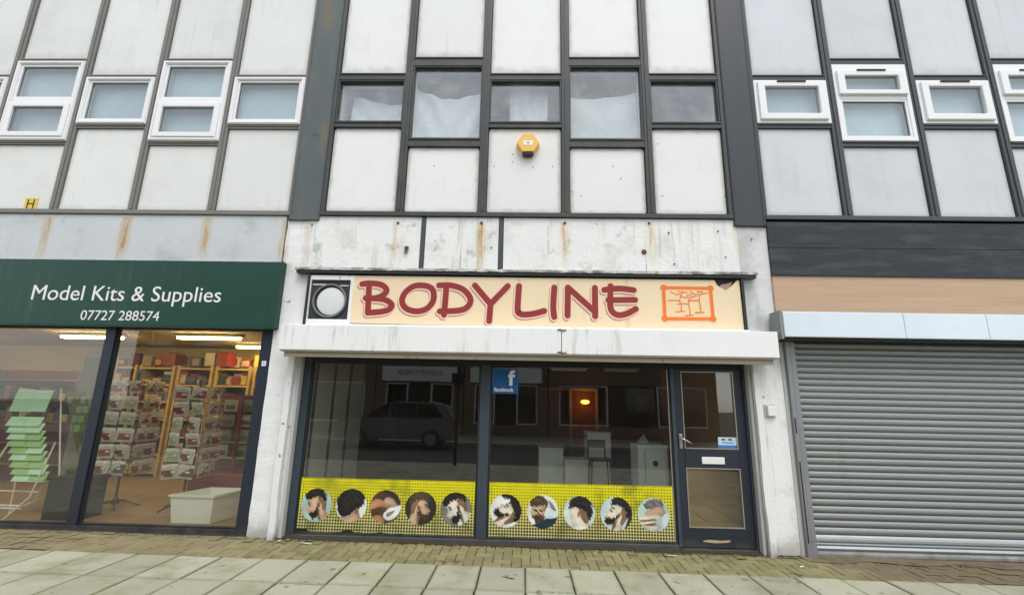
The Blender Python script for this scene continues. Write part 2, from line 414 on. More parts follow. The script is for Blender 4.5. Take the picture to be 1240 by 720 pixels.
surf('band_white', (.79, .80, .78), .75, var=.06, vs=2, fine=.04, bump=.5, bs=22, bd=.010, dirt=(.50, .48, .41), dirtamt=.6, ds=2.0, dlo=.48, dhi=.72,
     extra=chain(streaks([(-2.92, 3.99, .66, .085, .8), (-1.76, 3.95, .66, .07, .75), (-.60, 3.96, .68, .10, 1.0), (.53, 3.97, .68, .09, .8), (1.67, 3.97, .66, .09, .65), (2.78, 3.97, .6, .06, .55)], (.66, .50, .24)),
                 streaks([(-1.755, 3.94, .5, .022, .5), (-.60, 3.95, .70, .05, 1.0), (.53, 3.96, .5, .03, .65), (1.66, 3.96, .4, .03, .5)], (.47, .23, .05)),
                 streaks([(-.90, 3.98, .5, .02, .5), (.30, 3.9, .5, .02, .5), (1.95, 3.98, .62, .018, .6), (1.585, 3.52, .3, .012, .8), (-2.3, 3.9, .4, .015, .4)], (.25, .22, .16)),
                 drips((.40, .38, .30), .65, 10, .7, .50, .75, 2.0), drips((.27, .26, .20), .6, 3, 3, .56, .66, 5.0), drips((.20, .19, .15), .65, 26, .8, .60, .72, 15.0), specks((.10, .09, .08), .9, 11, .735, .755)))
surf('pillar_white', (.79, .80, .79), .8, var=.06, vs=2, fine=.05, bump=.55, bs=45, bd=.008, dirt=(.50, .49, .44), dirtamt=.5, ds=2.6, dlo=.52, dhi=.70,
     extra=chain(drips((.28, .27, .22), .6, 22, .7, .58, .74, 12.0), specks((.14, .12, .09), .9, 5, .70, .715), drips((.45, .43, .38), .5, 7, .7, .55, .8, 6.0), low_grime((.30, .29, .25), -.05, .22, .75), specks((.16, .15, .13), .8, 12, .73, .75),
                 streaks([(-2.95, 3.9, .7, .07, .6), (-3.24, 3.95, .9, .05, .6), (2.83, 3.9, .8, .04, .4), (2.92, 1.48, .5, .03, .5)], (.48, .30, .10))))
surf('pillar_bare', (.52, .525, .52), .85, var=.10, vs=2, fine=.06, bump=.5, bs=40, bd=.008, dirt=(.70, .71, .70), dirtamt=.8, ds=1.7, dlo=.42, dhi=.58,
     extra=chain(drips((.25, .24, .22), .55, 7, .6, .5, .75, 9.0), specks((.07, .07, .065), .9, 10, .72, .74), low_grime((.25, .24, .2), -.05, .15, .7)))
surf('timber_white', (.76, .77, .76), .6, var=.05, fine=.04, bump=.2, bs=30, stretch=(4, 4, .6), extra=chain(specks((.10, .085, .06), .9, 8, .67, .70), low_grime((.12, .10, .07), -.1, .10, .85)))
surf('canopy_white', (.81, .82, .81), .65, var=.05, vs=1.6, fine=.03, bump=.15, bs=20,
     extra=chain(drips((.48, .49, .42), .75, 12, 1.3, .50, .74, 1.0), drips((.22, .23, .19), .55, 24, 1.8, .60, .74, 7.0), specks((.12, .11, .09), .9, 13, .74, .76)))
surf('soffit', (.40, .35, .27), .8, var=.12, vs=3, fine=.05, extra=specks((.2, .17, .12), .7, 6, .6, .7))
surf('ledge', (.17, .16, .13), .7, var=.3, vs=5, fine=.1, bump=.6, bs=25, bd=.01, dirt=(.56, .56, .52), dirtamt=.9, ds=3.5, dlo=.40, dhi=.58)
surf('sign_green', (.006, .050, .034), .42, var=.16, vs=1.0, fine=.02, spec=.4, extra=chain(drips((.05, .10, .075), .45, 14, .5, .5, .75), specks((.10, .13, .10), .5, 16, .73, .76)))
flat('sign_edge', (.012, .05, .04), .5)
surf('lettering_white', (.80, .80, .76), .5, var=.03)
surf('sign_cream', (.80, .65, .43), .5, var=.05, vs=1.4, fine=.02, spec=.35,
     extra=chain(drips((.42, .33, .20), .40, 7, .9, .56, .8, 3.0), specks((.30, .25, .17), .6, 5, .70, .77),
                 streaks([(.43, 3.2, .9, .006, .8), (-1.02, 3.2, .7, .03, .25), (1.30, 3.2, .8, .05, .4)], (.25, .2, .12))))
surf('letter_red', (.255, .030, .026), .5, var=.08, vs=5, fine=.03)
flat('letter_halo', (.86, .54, .42), .5, var=.04)
flat('letter_shadow', (.40, .27, .20), .5, var=.05)
surf('logo_orange', (.80, .19, .02), .5, var=.08, vs=4)
flat('tear_hole', (.05, .04, .035), .8); flat('tear_scrap', (.42, .28, .24), .7); flat('logo_fill', (.83, .62, .37), .5, var=.03)
flat('logo_halo', (.88, .50, .30), .5, var=.03)
flat('vent_plate', (.035, .037, .04), .5, var=.15)
flat('vent_duct', (.16, .165, .17), .45, var=.12)
flat('vent_disc', (.66, .67, .67), .5, var=.08)
surf('steel_rust', (.16, .06, .02), .8, var=.4, vs=30)
surf('front_paint', (.040, .056, .072), .42, var=.14, vs=3, fine=.05, spec=.5, extra=chain(low_grime((.10, .095, .085), -.06, .10, .7), drips((.10, .115, .12), .35, 20, .9)))
surf('front_navy', (.016, .022, .036), .42, var=.12, fine=.04, spec=.5, extra=low_grime((.07, .065, .055), -.06, .09, .7))
surf('front_black', (.020, .023, .026), .45, var=.15, fine=.05, extra=low_grime((.09, .08, .065), -.08, .10, .8))
surf('chip_wood', (.46, .34, .20), .8, var=.2, vs=20)
flat('brass_bead', (.45, .42, .34), .35, metal=.6)
flat('chrome', (.60, .60, .60), .25, metal=1.0)
surf('board_slate', (.024, .032, .040), .7, var=.25, vs=2, fine=.15, fs=14, stretch=(.6, 1, 3), bump=.45, bs=9, bd=.012, dirt=(.060, .070, .076), dirtamt=.75, ds=2.4, dlo=.44, dhi=.68)
surf('plywood', (.50, .345, .225), .65, var=.14, vs=1.6, fine=.13, fs=7, stretch=(.28, 1, 7), bump=.15, bs=12, dirt=(.34, .235, .15), dirtamt=.8, ds=.9, extra=specks((.28, .15, .08), .5, 3, .72, .77))
surf('galvanised', (.62, .69, .73), .36, var=.09, vs=1.6, fine=.04, fs=30, metal=.35, stretch=(1, 1, 1), extra=drips((.50, .52, .53), .4, 4, 1))
surf('shutter_steel', (.255, .268, .262), .45, var=.12, vs=1.5, fine=.04, metal=.35, objvar=.06, stretch=(.3, 1, 1), bump=.10, bs=2.2, bd=.03, extra=chain(drips((.20, .20, .19), .45, 6, .35, .5, .8), low_grime((.22, .17, .11), -.12, .10, .5)))
surf('bar_steel', (.42, .45, .46), .5, var=.15, vs=1.5, fine=.06, metal=.3, stretch=(.3, 1, 1), extra=chain(drips((.25, .24, .22), .6, 5, .6, .45, .75), low_grime((.20, .16, .11), -.10, .06, .7)))
surf('guide_steel', (.25, .26, .265), .5, var=.12, vs=2, fine=.05, metal=.4, extra=specks((.06, .06, .06), .8, 4, .66, .7))
flat('alarm_yellow', (.84, .50, .10), .4, var=.05)
flat('alarm_side', (.62, .30, .04), .45)
flat('alarm_lens', (.012, .022, .035), .2)
flat('label_white', (.80, .80, .78), .5, var=.03)
flat('hydrant_yellow', (.72, .52, .08), .5)
flat('print_black', (.025, .025, .022), .6)
flat('social_blue', (.012, .10, .28), .4, var=.05)
flat('social_rim', (.02, .16, .38), .4)
flat('notice_blue', (.06, .20, .50), .4)
flat('notice_pale', (.55, .68, .78), .4)
glass_mat('glass_shop', (.95, .96, .93), 1.55, 1.5, .008)
glass_mat('glass_kits', (.93, .92, .87), 1.25, 1.5, .04)
glass_mat('glass_upper', (.90, .94, .95), 2.0, 1.5, .10)
glass_mat('glass_dirty', (.95, .97, .97), 1.8, 1.5, .30)
glass_mat('glass_hazy', (.95, .97, .97), 1.9, 1.5, .26)
def slab_extra(n, c):
    c = n.mix(n.math('MULTIPLY', n.step(n.noise(2.2, 5, None, .6), .42, .72), .40), c, (.29, .30, .13))
    c = n.mix(n.math('MULTIPLY', n.step(n.noise(34, 4, None, .6), .60, .75), .40), c, (.16, .155, .12))
    g = n.xyz('gen'); e = n.math('MINIMUM', n.math('MINIMUM', g[0], n.math('SUBTRACT', 1.0, g[0])), n.math('MINIMUM', g[1], n.math('SUBTRACT', 1.0, g[1])))
    e = n.math('ADD', e, n.math('MULTIPLY', n.math('SUBTRACT', n.noise(14, 5), .5), .10))
    c = n.mix(n.math('MULTIPLY', n.step(e, 0.0, .06, 1, 0), .45), c, (.15, .16, .075))
    c = n.mix(n.math('MULTIPLY', n.step(n.noise(9, 1), .735, .75), .6), c, (.08, .078, .065))
    return n.mix(n.math('MULTIPLY', n.step(n.noise(1.1, 6, None, .7), .48, .66), .45), c, (.17, .165, .10))
surf('slab', (.385, .375, .285), .8, var=.10, vs=3, fine=.10, fs=140, bump=.35, bs=120, bd=.004, objvar=.13, extra=slab_extra)
def right_grit(n, c):
    x = n.math('ADD', n.xyz('pos')[0], n.math('MULTIPLY', n.math('SUBTRACT', n.noise(1.6, 5), .5), 2.4))
    c = n.mix(n.math('MULTIPLY', n.step(x, 3.0, 4.2), .75), c, (.155, .115, .075))
    return n.mix(n.math('MULTIPLY', n.step(x, -2.4, -4.0), .45), c, (.26, .205, .13))
surf('paver', (.235, .212, .105), .85, var=.16, vs=5, fine=.14, fs=120, bump=.5, bs=90, bd=.005, objvar=.17, dirt=(.14, .16, .035), dirtamt=.7, ds=2.2,
     extra=chain(specks((.07, .055, .03), .7, 4, .62, .70), right_grit))
surf('joint_moss', (.040, .048, .012), .95, var=.3, vs=12, fine=.2, bump=.6, bs=60, bd=.01)
surf('grit', (.17, .135, .085), .95, var=.3, vs=8, fine=.25, bump=.8, bs=70, bd=.012, dirt=(.05, .04, .025), dirtamt=.8, ds=3)
surf('soil', (.045, .034, .022), .95, var=.35, vs=20, fine=.3)
surf('moss', (.09, .12, .02), .95, var=.3, vs=20, fine=.3)
surf('tarmac', (.055, .055, .056), .85, var=.15, fine=.25, fs=200, bump=.4, bs=150)
surf('kerbstone', (.36, .35, .32), .8, var=.12, fine=.1)
surf('paint_line', (.60, .48, .08), .7, var=.15, vs=6)
# dotted yellow window film: solid at the top, an open grid of dark dots towards the foot
def film():
    n = NG('dotted_film'); x, z = n.xyz('pos')[0], n.xyz('pos')[2]
    p = .0335
    ax = n.math('ABSOLUTE', n.math('SUBTRACT', n.math('FRACT', n.math('DIVIDE', n.math('ADD', x, 10.0), p)), .5))
    az = n.math('ABSOLUTE', n.math('SUBTRACT', n.math('FRACT', n.math('DIVIDE', n.math('ADD', z, 10.0), p)), .5))
    d = n.math('ADD', n.math('MULTIPLY', n.math('MAXIMUM', ax, az), .75), n.math('MULTIPLY', n.math('ADD', ax, az), .25))
    size = n.step(z, -.08, .74, .415, .21)
    hole = n.math('LESS_THAN', d, size)
    base = n.mix(n.step(z, .08, .50), (.60, .55, .24), (.76, .69, .012))
    base = n.mix(n.math('MULTIPLY', n.step(n.noise(3.6, 6, None, .7), .46, .70), .7), base, (.20, .21, .02))
    worn = n.math('MULTIPLY', n.step(n.math('ADD', z, n.math('MULTIPLY', n.math('SUBTRACT', n.noise(2.0, 4), .5), .34)), .02, .07, 1, 0), n.step(x, -1.25, -.9, 1, 0))
    hole = n.math('MAXIMUM', hole, n.step(worn, .4, .6))
    c = n.mix(hole, base, (.022, .022, .010))
    MATS['dotted_film'] = n.pbr(c, .45, 0, None, .3)
film()
# prints
for k, c in {'skin': (.62, .42, .29), 'skin_pale': (.72, .64, .50), 'skin_warm': (.55, .26, .13), 'hair_dark': (.022, .019, .016), 'hair_brown': (.10, .066, .036), 'hair_grey': (.19, .18, .16),
             'print_teal': (.40, .58, .54), 'print_white': (.76, .78, .74), 'print_grey': (.22, .23, .20), 'print_navy': (.02, .05, .07), 'print_bg_dark': (.035, .035, .03),
             'skin_shadow': (.40, .25, .15), 'print_blue': (.55, .68, .70)}.items():
    surf(k, c, .45, var=.16 if 'hair' not in k else .45, vs=14 if 'hair' not in k else 40, fine=.05)
# insides
flat('wall_cream', (.62, .55, .38), .8); flat('ceiling_white', (.66, .63, .54), .85)
surf('carpet', (.26, .19, .12), .95, var=.15, fine=.2)
surf('wood_pale', (.66, .50, .24), .55, var=.10, vs=4, stretch=(1, 1, .2))
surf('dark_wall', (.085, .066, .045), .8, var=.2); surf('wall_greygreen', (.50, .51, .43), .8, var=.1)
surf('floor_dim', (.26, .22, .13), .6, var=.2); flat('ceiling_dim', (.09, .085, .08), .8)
flat('cabinet_white', (.82, .87, .80), .5); flat('stool_black', (.012, .013, .014), .4)
flat('door_brown', (.17, .09, .04), .5); surf('screen_brown', (.40, .25, .10), .7, var=.15, vs=2); flat('paper', (.50, .44, .30), .7); flat('fitting', (.50, .50, .48), .5)
flat('room_white', (.88, .90, .90), .8); surf('blind', (.66, .72, .74), .8, var=.18, vs=1.4, objvar=.20); flat('blind_pale', (.78, .80, .80), .8); flat('ceiling_grey', (.74, .78, .79), .8)
surf('sheet', (.90, .92, .92), .85, var=.03, vs=3, bump=.2, bs=20)
flat('rack_white', (.75, .76, .72), .4); flat('rack_dark', (.05, .05, .05), .4, metal=.5)
flat('card_mint', (.46, .80, .56), .5, var=.12); flat('card_green', (.30, .56, .20), .5, var=.2); flat('card_pale', (.72, .86, .70), .5); flat('card_olive', (.16, .20, .07), .6, var=.4)
flat('pouch', (.55, .53, .48), .25, spec=.6, var=.2); flat('card_red', (.30, .045, .038), .4, var=.3); flat('pouch_green', (.34, .45, .22), .4, var=.3)
flat('unit_red', (.33, .025, .02), .45); flat('board_grey', (.33, .35, .31), .6); flat('crate_black', (.018, .018, .018), .6); flat('bin_plastic', (.80, .84, .80), .35, spec=.5)
for i, c in enumerate([(.20, .03, .03), (.10, .08, .07), (.50, .46, .40), (.05, .09, .16), (.30, .20, .10), (.14, .16, .12)]): flat('box%d' % i, c, .5, var=.3)
emit_mat('tube_glow', (1.0, .68, .26), 26.0)
emit_mat('lamp_orange', (1.0, .27, .025), 8.0)
# across the street
surf('paint_car', (.20, .225, .23), .3, var=.03, metal=.3, spec=.6); flat('car_glass', (.01, .012, .013), .08, spec=.8); flat('rubber', (.02, .02, .02), .8); flat('alloy', (.45, .45, .46), .35, metal=.8)
flat('car_lamp', (.6, .6, .58), .2); flat('car_rear_lamp', (.4, .02, .02), .2); flat('trim_dark', (.02, .021, .022), .6)
flat('sign_pale', (.80, .82, .78), .6); flat('sign_print', (.10, .10, .10), .6); flat('roof_slate', (.10, .10, .11), .8); flat('lead_white', (.70, .70, .67), .6)
def brick():
    n = NG('brick_far'); b = n.n.new('ShaderNodeTexBrick'); b.inputs['Scale'].default_value = 1.0; b.inputs['Brick Width'].default_value = .22; b.inputs['Row Height'].default_value = .075; b.inputs['Mortar Size'].default_value = .01
    n.l.new(n.vscale(n.coord('pos'), (1, 1, 1)), b.inputs['Vector'])
    q = n.n.new('ShaderNodeCombineXYZ'); n.l.new(n.xyz()[0], q.inputs[0]); n.l.new(n.xyz()[2], q.inputs[1]); n.l.new(q.outputs[0], b.inputs['Vector'])
    b.inputs['Color1'].default_value = (.20, .10, .065, 1); b.inputs['Color2'].default_value = (.15, .075, .05, 1); b.inputs['Mortar'].default_value = (.25, .22, .18, 1)
    MATS['brick_far'] = n.pbr(n.mul(b.outputs[0], n.math('ADD', .8, n.math('MULTIPLY', n.noise(1), .4))), .85)
brick()

# ------------------------------------------------------------------ the setting
G0, GS = -.035, math.atan(.006)          # the street falls gently to the right
def gz(x): return G0 - .006 * x
def sheet(name, x0, x1, y0, y1, z, mat, label=None, kind='structure'):
    o = MB().face([(x0, y0, z), (x1, y0, z), (x1, y1, z), (x0, y1, z)]).build(name, mat); o['kind'] = kind
    return o
sheet('ground', -150, 150, -150, 150, -.32, 'tarmac')
pave = MB().face([(-30, -6.75, -.016), (30, -6.75, -.016), (30, .03, -.016), (-30, .03, -.016)]).build('pavement', 'joint_moss')
pave.location = (0, 0, G0); pave.rotation_euler = (0, GS, 0); pave['kind'] = 'structure'
road = sheet('road', -60, 60, -13.2, -6.9, -.16, 'tarmac'); road.location.z = 0; road.rotation_euler = (0, GS, 0)
far_pave = sheet('far_pavement', -60, 60, -17.4, -13.35, -.04, 'slab'); far_pave.rotation_euler = (0, GS, 0)
for (nm, ya, yb) in (('kerb', -6.9, -6.75), ('kerb', -13.35, -13.2)):
    k = MB().box(-40, 40, ya, yb, -.25, -.012 + (G0 if ya > -8 else -.02)).build(nm, 'kerbstone', bevel=.02); k.rotation_euler = (0, GS, 0); k['kind'] = 'structure'
for ya in (-7.15, -7.32):
    p = sheet('road_marking', -40, 40, ya, ya + .06, -.155, 'paint_line'); p.rotation_euler = (0, GS, 0)
def block(lx, ly, h, ch):
    b = MB(); x, y = lx / 2, ly / 2
    lo = [(-x, -y, -h), (x, -y, -h), (x, y, -h), (-x, y, -h)]; mid = [(-x, -y, -ch), (x, -y, -ch), (x, y, -ch), (-x, y, -ch)]
    tp = [(-x + ch, -y + ch, 0), (x - ch, -y + ch, 0), (x - ch, y - ch, 0), (-x + ch, y - ch, 0)]
    for i in range(4):
        j = (i + 1) % 4; b.face([lo[i], lo[j], mid[j], mid[i]]); b.face([mid[i], mid[j], tp[j], tp[i]])
    return b.face(tp)
slab_me = block(.434, .608, .03, .006).mesh('paving_slab', 'slab')
PITCH_X, ROW = .4467, .620
rows0 = -.70
far_sl = MB()
for r in range(10):
    yc = rows0 - ROW * (r + .5)
    for c in range(-40, 40):
        xc = .0385 + PITCH_X * (c + .5)
        jz, a, bt = R.uniform(-.003, .003), R.uniform(-.006, .006), R.uniform(-.006, .006)
        if r < 3 and -8.2 < xc < 6.8:
            o = link('paving_slab', slab_me, None); o.parent = pave; o.location = (xc + R.uniform(-.003, .003), yc + R.uniform(-.003, .003), jz)
            o.rotation_euler = (a, bt, R.uniform(-.006, .006))
        else:
            x, y = .2185, .306; far_sl.face([(xc - x, yc - y, jz), (xc + x, yc - y, jz), (xc + x, yc + y, jz), (xc - x, yc + y, jz)])
o = far_sl.build('paving_slabs_beyond', 'slab'); o.parent = pave; o['kind'] = 'stuff'
pv_h, pv_v = block(.194, .094, .03, .005).mesh('paver', 'paver'), block(.094, .194, .03, .005).mesh('paver', 'paver')
cells = []
for i in range(-120, 120):
    for j in range(0, 7):
        d = (i - j) % 4
        if d == 0: cells.append((i * .1 + .1, -.69 + j * .1 + .05, 0))
        elif d == 3 and j < 6: cells.append((i * .1 + .05, -.69 + j * .1 + .1, 1))
half_me = block(.094, .094, .03, .005).mesh('paver', 'paver')
occ = set()
for i in range(-120, 120):
    for j in range(0, 7):
        d = (i - j) % 4
        if d == 0: occ |= {(i, j), (i + 1, j)}
        elif d == 3 and j < 6: occ |= {(i, j), (i, j + 1)}
for i in range(-118, 118):
    for j in range(0, 7):
        if (i, j) not in occ: cells.append((i * .1 + .05, -.69 + j * .1 + .05, 2))
cells.sort(key=lambda c: abs(c[0] + .4) + (3 if c[1] > -.10 else 0))
rest = MB()
for k, (x, y, vert) in enumerate(cells):
    jz = R.uniform(-.004, .003)
    if k < 300 or False:
        o = link('paver', (pv_h, pv_v, half_me)[vert]); o.parent = pave; o.location = (x, y, jz - .002); o.rotation_euler = (R.uniform(-.012, .012), R.uniform(-.012, .012), R.uniform(-.012, .012))
    else:
        hx, hy = ((.097, .047), (.047, .097), (.047, .047))[vert]
        rest.face([(x - hx, y - hy, jz - .002), (x + hx, y - hy, jz - .002), (x + hx, y + hy, jz - .002), (x - hx, y + hy, jz - .002)])
o = rest.build('pavers_beyond', 'paver'); o.parent = pave; o['kind'] = 'stuff'
# moss, grit and dead leaf crumbs that have collected along the foot of the shopfronts
cr = MB()
def crumb(x, y, s, mi):
    z = gz(x); a = R.uniform(0, 6.3); k = 5
    ring_ = [(x + s * math.cos(a + t * 6.283 / k) * R.uniform(.6, 1.2), y + s * math.sin(a + t * 6.283 / k) * R.uniform(.5, 1.0), z + .0005) for t in range(k)]
    top = (x + R.uniform(-.3, .3) * s, y, z + s * R.uniform(.25, .7))
    for t in range(k): cr.face([ring_[t], ring_[(t + 1) % k], top], mi)
for _ in range(2600):
    x = R.uniform(-7, 6.5); dense = (-2.8 < x < 3.3)
    y = -.005 - abs(R.gauss(0, .05 if dense else .035)) - (.0 if x < 3.2 else abs(R.gauss(0, .10)))
    if not dense and x < 3 and R.random() < .5: continue
    crumb(x, y, R.uniform(.003, .013), 0 if R.random() < .72 else 1)
for _ in range(700):
    x = R.uniform(-7, 6.5); jx = .0385 + PITCH_X * round((x - .0385) / PITCH_X)
    if R.random() < .5: crumb(jx + R.gauss(0, .004), R.uniform(-2.1, -.7), R.uniform(.003, .008), 1)
    else: crumb(x, rows0 - ROW * R.choice([0, 0, 1]) + R.gauss(0, .005), R.uniform(.003, .009), 1)
x = -2.9
while x < 3.3:      # a ragged drift of dirt against the plinth
    w_ = R.uniform(.04, .11); ya, yb = R.uniform(-.02, -.07) - .03 * (R.random() < .3), R.uniform(-.02, -.07)
    cr.face([(x, ya, gz(x) + .0035), (x + w_, yb, gz(x) + .0035), (x + w_, .06, gz(x) + .022), (x, .06, gz(x) + .022)], 0); x += w_
o = cr.build('moss_and_grit', ['soil', 'moss']); tag(o, 'crumbs of dark soil and green moss along the shopfront foot', 'moss', kind='stuff')
# a low worn cement apron under the shutter
ap = MB(); ys = []
NXA = 40
for i in range(NXA + 1):
    x = 3.15 + i * .14; ys.append((x, -.17 - .05 * math.sin(i * .9) - R.uniform(0, .04)))
for i in range(NXA):
    (xa, ya), (xb, yb) = ys[i], ys[i + 1]
    ap.face([(xa, ya, gz(xa) + .0045), (xb, yb, gz(xb) + .0045), (xb, -.03, gz(xb) + .014), (xa, -.03, gz(xa) + .014)])
ap.face([(3.15, -.03, gz(3.15) + .014), (8.75, -.03, gz(8.75) + .014), (8.75, .2, gz(8.75) + .014), (3.15, .2, gz(3.15) + .014)])
o = ap.build('cement_apron', 'grit'); o['kind'] = 'structure'
# ------------------------------------------------------------------ the terrace: three units
TOP = 8.75
left_b = thing('shop_building', 'cream panelled shop building with white plastic windows and green fascia, left of the white unit', 'building', (-6.4, 0, -.05), 'units of the concrete terrace')
mid_b = thing('shop_building', 'white stained middle unit with dark framed upper windows above the barber shopfront', 'building', (0, 0, -.05), 'units of the concrete terrace')
right_b = thing('shop_building', 'grey panelled shop building above the closed steel shutter', 'building', (5.9, 0, -.05), 'units of the concrete terrace')

def rounded_panel(b, x0, x1, z0, z1, rad, y0, y1):
    pts = []
    for (cx, cz, a0) in ((x1 - rad, z1 - rad, 0), (x0 + rad, z1 - rad, 90), (x0 + rad, z0 + rad, 180), (x1 - rad, z0 + rad, 270)):
        for k in range(5): a = math.radians(a0 + k * 22.5); pts.append((cx + rad * math.cos(a), cz + rad * math.sin(a)))
    b.prism(list(reversed(pts)), 'y', y0, y1)
def cladding(parent, bounds, kinds, zz, frame, panel, mw, rad, proud):
    """bays of panels between mullions; zz gives the transom edges for the tall and small window bays"""
    outs = []
    for i, x in enumerate(bounds):
        if i in (0, len(bounds) - 1) and parent is mid_b: hw0, hw1 = (.012, .035) if i == 0 else (.035, .012)
        elif (i == len(bounds) - 1 and parent is left_b) or (i == 0 and parent is right_b): hw0, hw1 = (.03, 0.0) if parent is left_b else (0.0, .03)
        else: hw0 = hw1 = mw / 2
        b = MB(); b.box(x - hw0, x + hw1, -proud, .14, 4.09, TOP)
        if hw0 + hw1 > .08: b.box(x - .014, x + .014, -proud - .014, -proud, 4.10, TOP - .01)
        b.build('mullion', frame, parent, bevel=.004)
    for i, kd in enumerate(kinds):
        x0, x1 = bounds[i] + mw / 2, bounds[i + 1] - mw / 2
        if i == 0 and parent is not left_b: x0 = bounds[i] + (.035 if parent is mid_b else .03)
        if i == len(kinds) - 1 and parent is not right_b: x1 = bounds[i + 1] - (.035 if parent is mid_b else .03)
        a0, a1, w0, w1 = zz[kd]     # lower transom z0,z1 and upper transom z0,z1
        for (za, zb) in ((a0, a1), (w0, w1)):
            b = MB(); b.box(x0, x1, -proud + .006, .12, za, zb)
            b.box(x0 + .004, x1 - .004, -proud - .008, -proud + .006, zb - .022, zb - .004)
            b.build('transom', frame, parent, bevel=.003)
        for (za, zb) in ((4.095, a0 - .004), (w1 + .004, TOP - .01)):
            g = MB().box(x0, x1, .004, .10, za - .008, zb + .008).build('panel_gasket', 'gasket', parent)
            b = MB(); rounded_panel(b, x0 + .008, x1 - .008, za, zb, rad, -.006, .09)
            p = b.build('cladding_panel', panel, parent, bevel=.006)
        outs.append((kd, x0, x1, a1, w0))
    b = MB().box(bounds[0] - (.012 if parent is mid_b else 0), bounds[-1] + (.012 if parent is mid_b else 0), -proud - .012, .13, 4.028, 4.088)
    b.build('base_trim', frame, parent, bevel=.004)
    return outs
ZL = {'t': (5.085, 5.135, 6.462, 6.512), 's': (5.349, 5.405, 6.186, 6.234)}
ZM = {'t': (5.078, 5.200, 6.383, 6.524), 's': (5.377, 5.463, 6.146, 6.251)}
ZR = {'t': (5.108, 5.184, 6.400, 6.507), 's': (5.388, 5.452, 6.140, 6.233)}
BL = [-13.31, -12.19, -11.07, -9.95, -8.83, -7.71, -6.59, -5.47, -4.35, -3.235]; KL = ['s', 't', 's', 't', 's', 't', 's', 't', 's']
BM = [-2.795, -1.73, -.60, .54, 1.69, 2.745]; KM = ['s', 't', 's', 't', 's']
BR_ = [3.185, 4.285, 5.42, 6.53, 7.65, 8.75]; KR = ['s', 't', 's', 't', 's']
wl_ = cladding(left_b, BL, KL, ZL, 'metal_brown', 'panel_cream', .105, .012, .035)
wm_ = cladding(mid_b, BM, KM, ZM, 'metal_dark', 'panel_white', .108, .045, .05)
wr_ = cladding(right_b, BR_, KR, ZR, 'metal_slate', 'panel_grey', .115, .010, .04)

def pane(parent, x0, x1, z0, z1, y, mat):
    q = MB().box(x0, x1, y, y + .006, z0, z1).build('pane', mat, parent)
    if mat == 'glass_upper': MB().ring(x0, x1, z0, z1, .014, .014, .014, .014, y - .004, y - .0005).build('gasket', 'gasket', parent)
    return q
def upvc_left(kd, x0, x1, z0, z1):
    x0 -= .012; x1 += .012; z0 += .004; z1 -= .004
    w = MB().ring(x0, x1, z0, z1, .06, .06, .06, .055, -.055, .05).build('window', 'upvc', left_b, bevel=.006)
    MB().ring(x0 + .012, x1 - .012, z0 + .012, z1 - .012, .03, .03, .03, .03, -.066, -.054).build('frame_bead', 'upvc', w, bevel=.004)
    if kd == 't':
        zm = 5.775
        MB().box(x0 + .061, x1 - .061, -.05, .04, zm - .055, zm + .05).build('glazing_bar', 'upvc', w, bevel=.006)
        MB().ring(x0 + .061, x1 - .061, zm + .051, z1 - .056, .035, .035, .03, .035, -.04, .035).build('frame', 'upvc', w, bevel=.004)
        pane(w, x0 + .09, x1 - .09, zm + .075, z1 - .085, -.012, 'glass_upper')
        MB().ring(x0 + .055, x1 - .055, z0 + .055, zm - .03, .085, .085, .075, .07, -.075, -.02).build('sash', 'upvc', w, bevel=.010)
        pane(w, x0 + .13, x1 - .13, z0 + .12, zm - .09, -.04, 'glass_upper')
    else:
        MB().ring(x0 + .061, x1 - .061, z0 + .061, z1 - .056, .03, .03, .03, .03, -.04, .03).build('frame', 'upvc', w, bevel=.004)
        pane(w, x0 + .085, x1 - .085, z0 + .085, z1 - .08, -.012, 'glass_upper')
    return w
def upvc_right(kd, x0, x1, z0, z1):
    x0 -= .004; x1 += .004; z0 += .003; z1 -= .003
    if kd == 't':
        w = MB().ring(x0, x1, z0, z1, .055, .055, .05, .13, -.05, .05).build('window', 'upvc', right_b, bevel=.006)
        zm = 5.885
        MB().box(x0 + .056, x1 - .056, -.045, .04, zm - .05, zm + .03).build('glazing_bar', 'upvc', w, bevel=.006)
        MB().ring(x0 + .04, x1 - .04, zm + .01, z1 - .115, .105, .105, .07, .09, -.085, -.02).build('sash', 'upvc', w, bevel=.012)
        pane(w, x0 + .13, x1 - .13, zm + .07, z1 - .195, -.045, 'glass_upper')
        MB().ring(x0 + .056, x1 - .056, z0 + .051, zm - .051, .03, .03, .03, .03, -.04, .03).build('frame', 'upvc', w, bevel=.004)
        pane(w, x0 + .08, x1 - .08, z0 + .075, zm - .075, -.012, 'glass_upper')
        zv = z1 - .125
    else:
        w = MB().ring(x0, x1, z0, z1, .055, .055, .055, .05, -.05, .05).build('window', 'upvc', right_b, bevel=.006)
        MB().ring(x0 + .042, x1 - .042, z0 + .042, z1 - .035, .10, .10, .095, .085, -.085, -.02).build('sash', 'upvc', w, bevel=.012)
        pane(w, x0 + .125, x1 - .125, z0 + .12, z1 - .105, -.045, 'glass_upper')
        zv = z1 - .048
    xc = (x0 + x1) / 2; MB().box(xc - .20, xc + .20, -.098, -.084, zv - .010, zv + .012).build('trickle_vent', 'print_black', w, bevel=.003)
    return w
for (kd, x0, x1, z0, z1) in wl_: upvc_left(kd, x0, x1, z0, z1)
for (kd, x0, x1, z0, z1) in wr_: upvc_right(kd, x0, x1, z0, z1)
